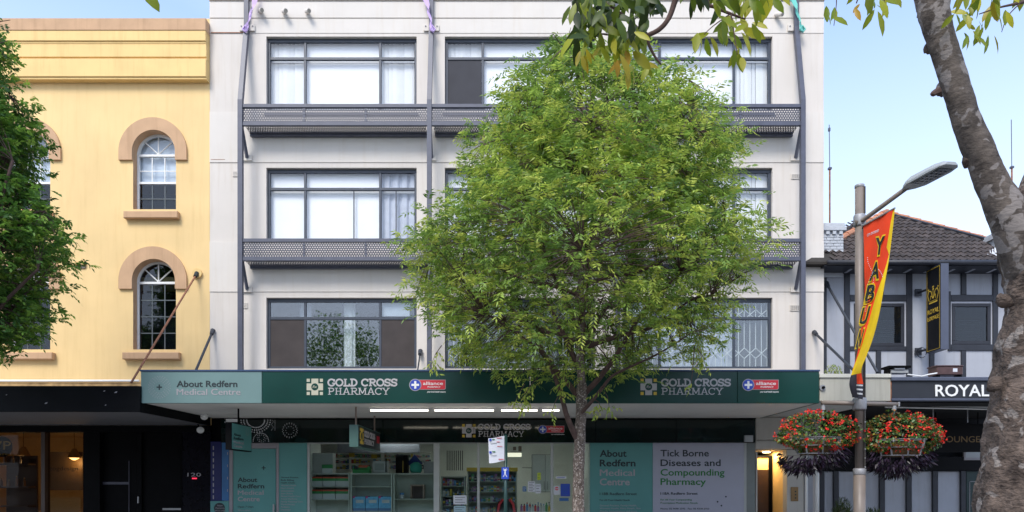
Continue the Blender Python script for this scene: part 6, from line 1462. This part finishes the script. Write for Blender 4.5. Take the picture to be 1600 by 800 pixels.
# a few drooping sprays below the crown
def spray(par, spots, Y, cols, leafL, leafW, seed, m=m_leaf):
    rg = np.random.default_rng(seed)
    for (x0, y0, x1, y1, n) in spots:
        LP, LD, LN, LL, LW, LC = [], [], [], [], [], []; tw = MB()
        a, b_ = P(x0, y0, Y), P(x1, y1, Y - .15); tw.tube([a, a.lerp(b_, .5) + Vector((0, -.05, .04)), b_], [.010, .007, .003], 4)
        for i in range(n):
            f = rg.uniform(.25, 1); st = a.lerp(b_, f)
            dsub = unit(np.array((rg.normal() * .6, rg.normal() * .5, -.5 + rg.normal() * .3)));
            for j in range(7):
                LP.append(np.array(st) + dsub * leafL * .35 * j); LD.append(unit(dsub * .6 + rg.normal(size=3) * .5 + np.array((0, 0, -.5)))); LN.append(unit(rg.normal(size=3) + np.array((0, -.6, .6)))); LL.append(leafL * rg.uniform(.7, 1.1)); LW.append(leafW * rg.uniform(.8, 1.2)); LC.append(np.array(cols[rg.integers(len(cols))]) * (1 + rg.normal() * .1))
        tw.build('twig', m_twig, par); leaves_object('leaf_spray', np.array(LP), np.array(LD), np.array(LN), np.array(LL), np.array(LW), np.clip(np.array(LC), .005, 1), m, par)
spray(st1, [(845, 575, 800, 590, 6), (840, 590, 815, 625, 10), (868, 605, 880, 612, 5), (820, 600, 800, 640, 6), (872, 620, 862, 645, 3), (930, 625, 940, 640, 5), (945, 612, 952, 636, 3), (690, 540, 672, 575, 8), (1090, 545, 1105, 580, 9), (1085, 540, 1080, 600, 5), (950, 595, 925, 625, 3), (880, 560, 885, 600, 8)], -5.0, cols[2:], .10, .032, 5)
# left tree
tr2 = [(-75, 893, 12), (-76, 760, 10), (-72, 640, 9), (-70, 520, 7), (-72, 400, 6), (-70, 250, 4), (-75, 60, 1)]
lb2 = [[(-72, 600, 5, 0), (-40, 540, 4, -.2), (0, 480, 3, -.3), (60, 420, 1.5, -.4)], [(-72, 560, 5, 0), (-30, 450, 4, .2), (30, 350, 3, .1), (70, 330, 1.5, 0)], [(-71, 500, 4, 0), (-20, 380, 3, -.3), (20, 250, 2, -.4)]]
pf2 = [(-20, 20, -12), (10, 45, -12), (40, 74, -12), (80, 88, -12), (130, 102, -12), (180, 116, -12), (230, 118, -12), (280, 122, -12), (315, 140, -12), (345, 168, -12), (390, 178, -10), (425, 160, -10), (460, 142, -10), (500, 134, -10), (530, 120, -10), (552, 70, -10)]
cols2 = [(.06, .145, .03), (.105, .23, .04), (.165, .32, .05), (.23, .40, .06), (.32, .48, .07)]
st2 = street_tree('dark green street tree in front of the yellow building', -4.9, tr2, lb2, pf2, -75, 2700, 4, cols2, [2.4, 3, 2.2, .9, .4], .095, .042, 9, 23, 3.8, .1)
# ================================================================== BIG FOREGROUND TREE
YG = -13.0; kg = (D + YG) / F
bt = thing('leaning_tree', 'big grey mottled tree trunk with a leaning limb at the near kerb', 'tree', (PX(1632, YG), YG, 0))
m_bigbark = barkmat('lichen spotted bark', (.036, .024, .018), (.175, .128, .100), (.25, .215, .19), 10, .9, .57, .8)
m_limb = barkmat('smooth lichen bark', (.036, .028, .023), (.145, .118, .098), (.215, .19, .175), 9, 1, .53, 1.15, .35)
def gpts(lst): return [P(a, b, YG + dy) for a, b, r, dy in lst], [r * kg for a, b, r, dy in lst]
def big(lst, seed, seg=44, amp=.07, nm=None, mb=None, sub=14):
    pts, rad = gpts(lst); p, r = smooth_path(pts, rad, sub); (mb or MB()).tube(p, r, seg, amp, 5.5, seed=seed); return p, r
mb = MB()
big([(1626, 2040, 150, 0), (1624, 1500, 112, 0), (1632, 1000, 96, 0), (1638, 800, 97, 0), (1645, 700, 91, 0), (1650, 620, 85, 0), (1654, 545, 80, 0), (1658, 480, 74, 0), (1656, 420, 74, 0), (1646, 370, 72, .02), (1656, 320, 64, .05), (1672, 240, 54, .1), (1690, 120, 48, .2), (1705, -40, 42, .3), (1730, -300, 34, .5)], 3, 64, .075, mb=mb, sub=18)
mb.build('trunk', m_bigbark, bt, True)
mb = MB()
big([(1640, 430, 58, .02), (1608, 386, 42, 0), (1581, 342, 30, -.02), (1557, 300, 23, -.03), (1539, 260, 21, -.04), (1524, 222, 20, -.05), (1508, 180, 19, -.06), (1495, 140, 18.5, -.07), (1483, 100, 18.5, -.08), (1470, 60, 19, -.09), (1460, 25, 21, -.1), (1457, 2, 23, -.1), (1446, -40, 20, -.1), (1430, -140, 18, -.1), (1400, -330, 16, .1)], 8, 44, .07, mb=mb, sub=14)
mb.build('limb', m_limb, bt, True)
for (x, y, r, dx, dy_) in ((1440, 14, 12, -10, -3), (1450, 73, 8, -6, 3), (1468, 139, 9, -7, 4), (1543, 228, 8, 8, -3), (1508, 252, 7, -6, 3), (1566, 470, 10, -5, 10), (1552, 600, 11, -6, -4)):
    mb = MB(); c = P(x - dx * .5, y, YG - .02); e_ = P(x + dx * .5, y + dy_ * .5, YG - .03); mb.tube([c, c.lerp(e_, .5), c.lerp(e_, .8), e_], [r * kg * 1.25, r * kg * .95, r * kg * .55, r * kg * .2], 18, .45, 22, seed=x); mb.build('bark_knot', m_bigbark, bt, True)
mb = MB(); mb.tube([P(1466, 142, YG - .06), P(1457, 147, YG - .08), P(1455, 146, YG - .09)], [.02, .014, .005], 6, .3, 20); mb.build('twig_stub', m_twig, bt)
# overhead boughs and hanging leaf sprays
bm_ = MB()
boughs = [
 [(1430, -140, 16, -.1), (1330, -190, 10, -.2), (1210, -170, 8, -.3), (1110, -95, 6.5, -.3), (1065, -40, 5, -.25), (1055, 0, 4.4, -.2), (1045, 28, 3.8, -.2), (1030, 46, 3.4, -.2), (1010, 56, 3, -.2)],
 [(1010, 56, 3, -.2), (1014, 70, 2.4, -.2), (1023, 88, 1.8, -.2), (1033, 101, 1.1, -.2)], [(1010, 56, 2.4, -.2), (1000, 47, 1.8, -.2), (975, 24, 1.6, -.2), (945, 3, 1.5, -.2), (915, -30, 1.3, -.2)], [(1010, 56, 2.2, -.2), (990, 54, 1.7, -.2), (955, 55, 1.2, -.2), (925, 50, .8, -.2)],
 [(1210, -170, 6, -.3), (1150, -60, 4, -.4), (1106, 0, 2.6, -.4), (1120, 12, 2.2, -.4), (1140, 21, 2, -.4), (1165, 30, .9, -.4)], [(1142, 21, 1.2, -.4), (1146, 45, .9, -.42), (1152, 85, .6, -.45)], [(1142, 21, .9, -.4), (1115, 40, .7, -.42), (1100, 54, .5, -.42)],
 [(1330, -190, 7, -.2), (1350, -80, 3, -.3), (1345, -20, 1.5, -.3), (1338, 5, .8, -.3)], [(1350, -80, 3, -.3), (1310, -40, 1.4, -.3), (1307, 5, .7, -.3), (1303, 40, .5, -.3)], [(1350, -80, 3, -.3), (1385, -30, 1.2, -.3), (1378, 12, .6, -.3)],
 [(1705, -40, 14, .3), (1660, -30, 6, .0), (1620, -5, 3.5, -.1), (1595, 4, 2.4, -.15), (1560, 12, 1.2, -.2), (1530, 22, .7, -.2)], [(1595, 4, 1.2, -.15), (1575, 25, .7, -.2), (1565, 50, .5, -.2)],
 [(1110, -95, 4, -.3), (930, -130, 3, -.3), (905, -60, 2, -.2), (900, -10, 1.2, -.2)], [(930, -130, 3, -.3), (500, -160, 3, -.3), (260, -90, 2, -.3), (228, -18, .8, -.3)]]
for i, b_ in enumerate(boughs):
    q, r = gpts(b_); tree_mesh_branch(bm_, q, r, 8, .1, 12, i)
bm_.build('boughs', m_twig, bt, True)
LP, LD, LN, LL, LW, LC = [], [], [], [], [], []; rg = np.random.default_rng(31)
dk = [(.05, .085, .010), (.075, .12, .012), (.12, .17, .014), (.03, .05, .007)]; ol = [(.24, .29, .018), (.34, .37, .022), (.18, .25, .017), (.44, .42, .03)]; yl = [(.42, .34, .02), (.34, .32, .03), (.50, .30, .02)]
def cluster(x0, x1, y0, y1, n, pal, ln=(28, 38), down=1.0, spread=.35, wid=.34):
    for _ in range(n):
        x, y = rg.uniform(x0, x1), rg.uniform(y0, y1); Y = YG - .25 + rg.uniform(-spread, spread); s = (D + YG) / F
        L_ = rg.uniform(*ln) * s; d_ = unit(np.array((rg.normal() * .62, rg.normal() * .4, -down + rg.normal() * .42)))
        LP.append(np.array(P(x, y, Y))); LD.append(d_); nr_ = np.array((rg.normal() * .55, -1 + rg.normal() * .45, rg.normal() * .3 + .15)); LN.append(unit(nr_ - d_ * np.dot(nr_, d_))); LL.append(L_); LW.append(L_ * wid * rg.uniform(.85, 1.15)); LC.append(np.array(pal[rg.integers(len(pal))]) * (1 + rg.normal() * .12))
cluster(890, 935, -25, 45, 60, dk + ol[:1]); cluster(935, 985, -25, 30, 34, dk); cluster(955, 1005, 20, 55, 22, dk + ol); cluster(985, 1020, -25, 12, 14, dk); cluster(1005, 1030, -15, 12, 7, dk, (26, 32))
cluster(896, 930, 40, 60, 12, dk + ol[:2]); cluster(905, 935, 75, 88, 7, yl, (20, 28), wid=.28); cluster(935, 975, 45, 75, 16, ol); cluster(955, 1000, 75, 95, 9, ol + yl); cluster(975, 1022, 95, 108, 6, ol[:2] + yl[:2], (24, 30)); cluster(1000, 1016, 20, 34, 3, dk, (24, 30))
cluster(1072, 1095, -20, 0, 6, dk, (26, 32)); cluster(1105, 1135, -12, 8, 9, ol + dk); cluster(1135, 1185, -20, 8, 16, ol); cluster(1180, 1212, -25, -2, 9, ol); cluster(1120, 1160, 22, 60, 15, ol, (30, 40)); cluster(1088, 1112, 48, 60, 5, ol, (30, 40)); cluster(1165, 1190, 25, 42, 5, ol, (24, 32)); cluster(1145, 1156, 72, 90, 3, ol + yl[:1], (26, 34)); cluster(1176, 1192, -5, 12, 4, ol + yl[:1], (26, 36)); cluster(1150, 1162, 88, 92, 1, yl, (26, 30))
cluster(1288, 1306, 8, 45, 6, ol, (18, 26)); cluster(1335, 1350, 5, 14, 2, yl, (20, 24)); cluster(1352, 1385, -15, 18, 8, ol, (26, 36)); cluster(1340, 1395, -28, -6, 8, ol, (26, 34))
cluster(1525, 1565, -18, 8, 11, ol + yl[:1], (22, 32)); cluster(1492, 1530, 10, 30, 7, ol, (16, 24)); cluster(1505, 1540, 25, 55, 12, ol, (16, 26)); cluster(1545, 1575, 10, 20, 5, ol + yl[:1], (20, 28)); cluster(1535, 1560, 50, 56, 2, yl[:1] + ol, (26, 32), wid=.25); cluster(1480, 1500, 12, 22, 2, ol, (22, 28), .4); cluster(1500, 1600, -40, -15, 14, ol)
cluster(222, 224, -16, -15, 1, ol[:1], (33, 33), spread=.02, wid=.6); cluster(900, 1200, -60, -25, 60, dk + ol)
leaves_object('leaves', np.array(LP), np.array(LD), np.array(LN), np.array(LL), np.array(LW), np.clip(np.array(LC), .004, 1), leafmat('big leaf', .45, .42), bt, 2)
# ================================================================== SMALL PLANTS
def shrub(label, name, px, pytop, Y, w, z0, n, cols, wts, ll, lw, up=.8, pot=None, seed=1):
    rg = np.random.default_rng(seed); x = PX(px, Y); zt = PZ(pytop, Y); t = thing(name, label, 'plant', (x, Y, z0)); h = zt - z0
    base_z = z0
    if pot: mb = MB(); mb.tube([(x, Y, z0), (x, Y, z0 + pot)], [w * .45, w * .6], 20); mb.build('pot', mat('charcoal pot', (.05, .05, .055), .6, .15), t, True); base_z = z0 + pot; h = zt - base_z
    mb = MB()
    for k in range(7): a = k * .9; mb.tube([(x, Y, base_z - .02), (x + math.cos(a) * w * .3, Y + math.sin(a) * w * .3, base_z + h * .6)], [.012, .004], 5)
    mb.build('stems', m_twig, t)
    d = rnd_unit(n); d[:, 2] = np.abs(d[:, 2]); pos = d * rg.uniform(.35, 1, (n, 1)) ** .5 * np.array((w, w, h * .95)); dr = unit(d * .8 + np.array((0, 0, up)) + rg.normal(size=(n, 3)) * .4)
    pos[:, 2] *= .88
    leaves_object('foliage', pos + np.array((x, Y, base_z)), dr, unit(np.cross(dr, rg.normal(size=(n, 3)))), rg.uniform(.7, 1.2, n) * ll, rg.uniform(.7, 1.2, n) * lw, palette(n, cols, wts), m_leaf2, t)
shrub('yellow green bushy succulent growing on top of the beige canopy', 'canopy_plant', 1302, 563, -2.7, .22, 3.62, 420, [(.28, .34, .05), (.18, .26, .04), (.40, .42, .08)], [2, 2, 1], .05, .022, .9, seed=4)
shrub('dark spiky conifer in a pot in front of the lounge panels', 'potted_conifer', 1316, 768, -.6, .26, 0, 1500, [(.03, .055, .015), (.06, .09, .02), (.10, .12, .03)], [3, 2, 1], .10, .014, 1.0, .45, 5)
shrub('low dark leafy plant in a pot behind the lamp post', 'potted_plant', 1364, 786, -.5, .26, 0, 800, [(.03, .06, .015), (.06, .09, .02)], [3, 2], .10, .02, .7, .4, 6)

# ================================================================== ACROSS THE STREET (seen only mirrored in the glass)
op = thing('opposite_building', 'plain brick shop row across the street mirrored in the shop windows', 'building', (0, -34, 0))
hso = [(x, x + 1.6, z, z + 1.7, False) for x in np.arange(-30, 30, 3.4) for z in (4.4,)]
mb = MB(); wall(mb, -34, 34, 0, 7.5, -30.0, -30.3, []); 
mb.build('wall', mat('brown brick wall', (.10, .065, .05), .9, .15, 3), op); mb = MB(); mb.box(-34, 34, -38, -30.31, 0, 7.4); mb.build('rear_block', m_conc, op)
for x in np.arange(-31, 31, 4.2): o = box('window', x, x + 2.6, -29.99, -29.9, .5, 2.6, m_gdark, op); box('window', x + .5, x + 2.0, -29.99, -29.9, 4.2, 5.9, m_gdark, op)
box('awning', -34, 34, -29.85, -27.2, 3.0, 3.5, m_black2, op)
tr3 = [(-60, 893, 12), (-60, 700, 10), (-58, 500, 7), (-60, 300, 4)]
m3 = MB(); c3 = Vector((-9.4, -20.5, 0)); m3.tube([c3, c3 + Vector((0, 0, 3)), c3 + Vector((.2, 0, 8))], [.2, .16, .05], 12, .1); t3 = thing('street_tree', 'leafy tree on the near pavement mirrored in the first floor window', 'tree', c3); m3.build('trunk', m_bark, t3, True)
n = 7000; dr_ = rnd_unit(n); lump = np.array([.75 + .45 * noise.noise(Vector(d) * 2.6) for d in dr_]); pos = dr_ * (RNG.uniform(.2, 1, n) ** .5 * lump)[:, None] * np.array((4.0, 3.2, 3.2)) + np.array((-9.4, -20.5, 8.2))
leaves_object('crown', pos, unit(rnd_unit(n) + np.array((0, 0, -.4))), rnd_unit(n), RNG.uniform(.12, .22, n), RNG.uniform(.06, .10, n), palette(n, cols2, [3, 3, 2, 1, 1]), m_leaf, t3)
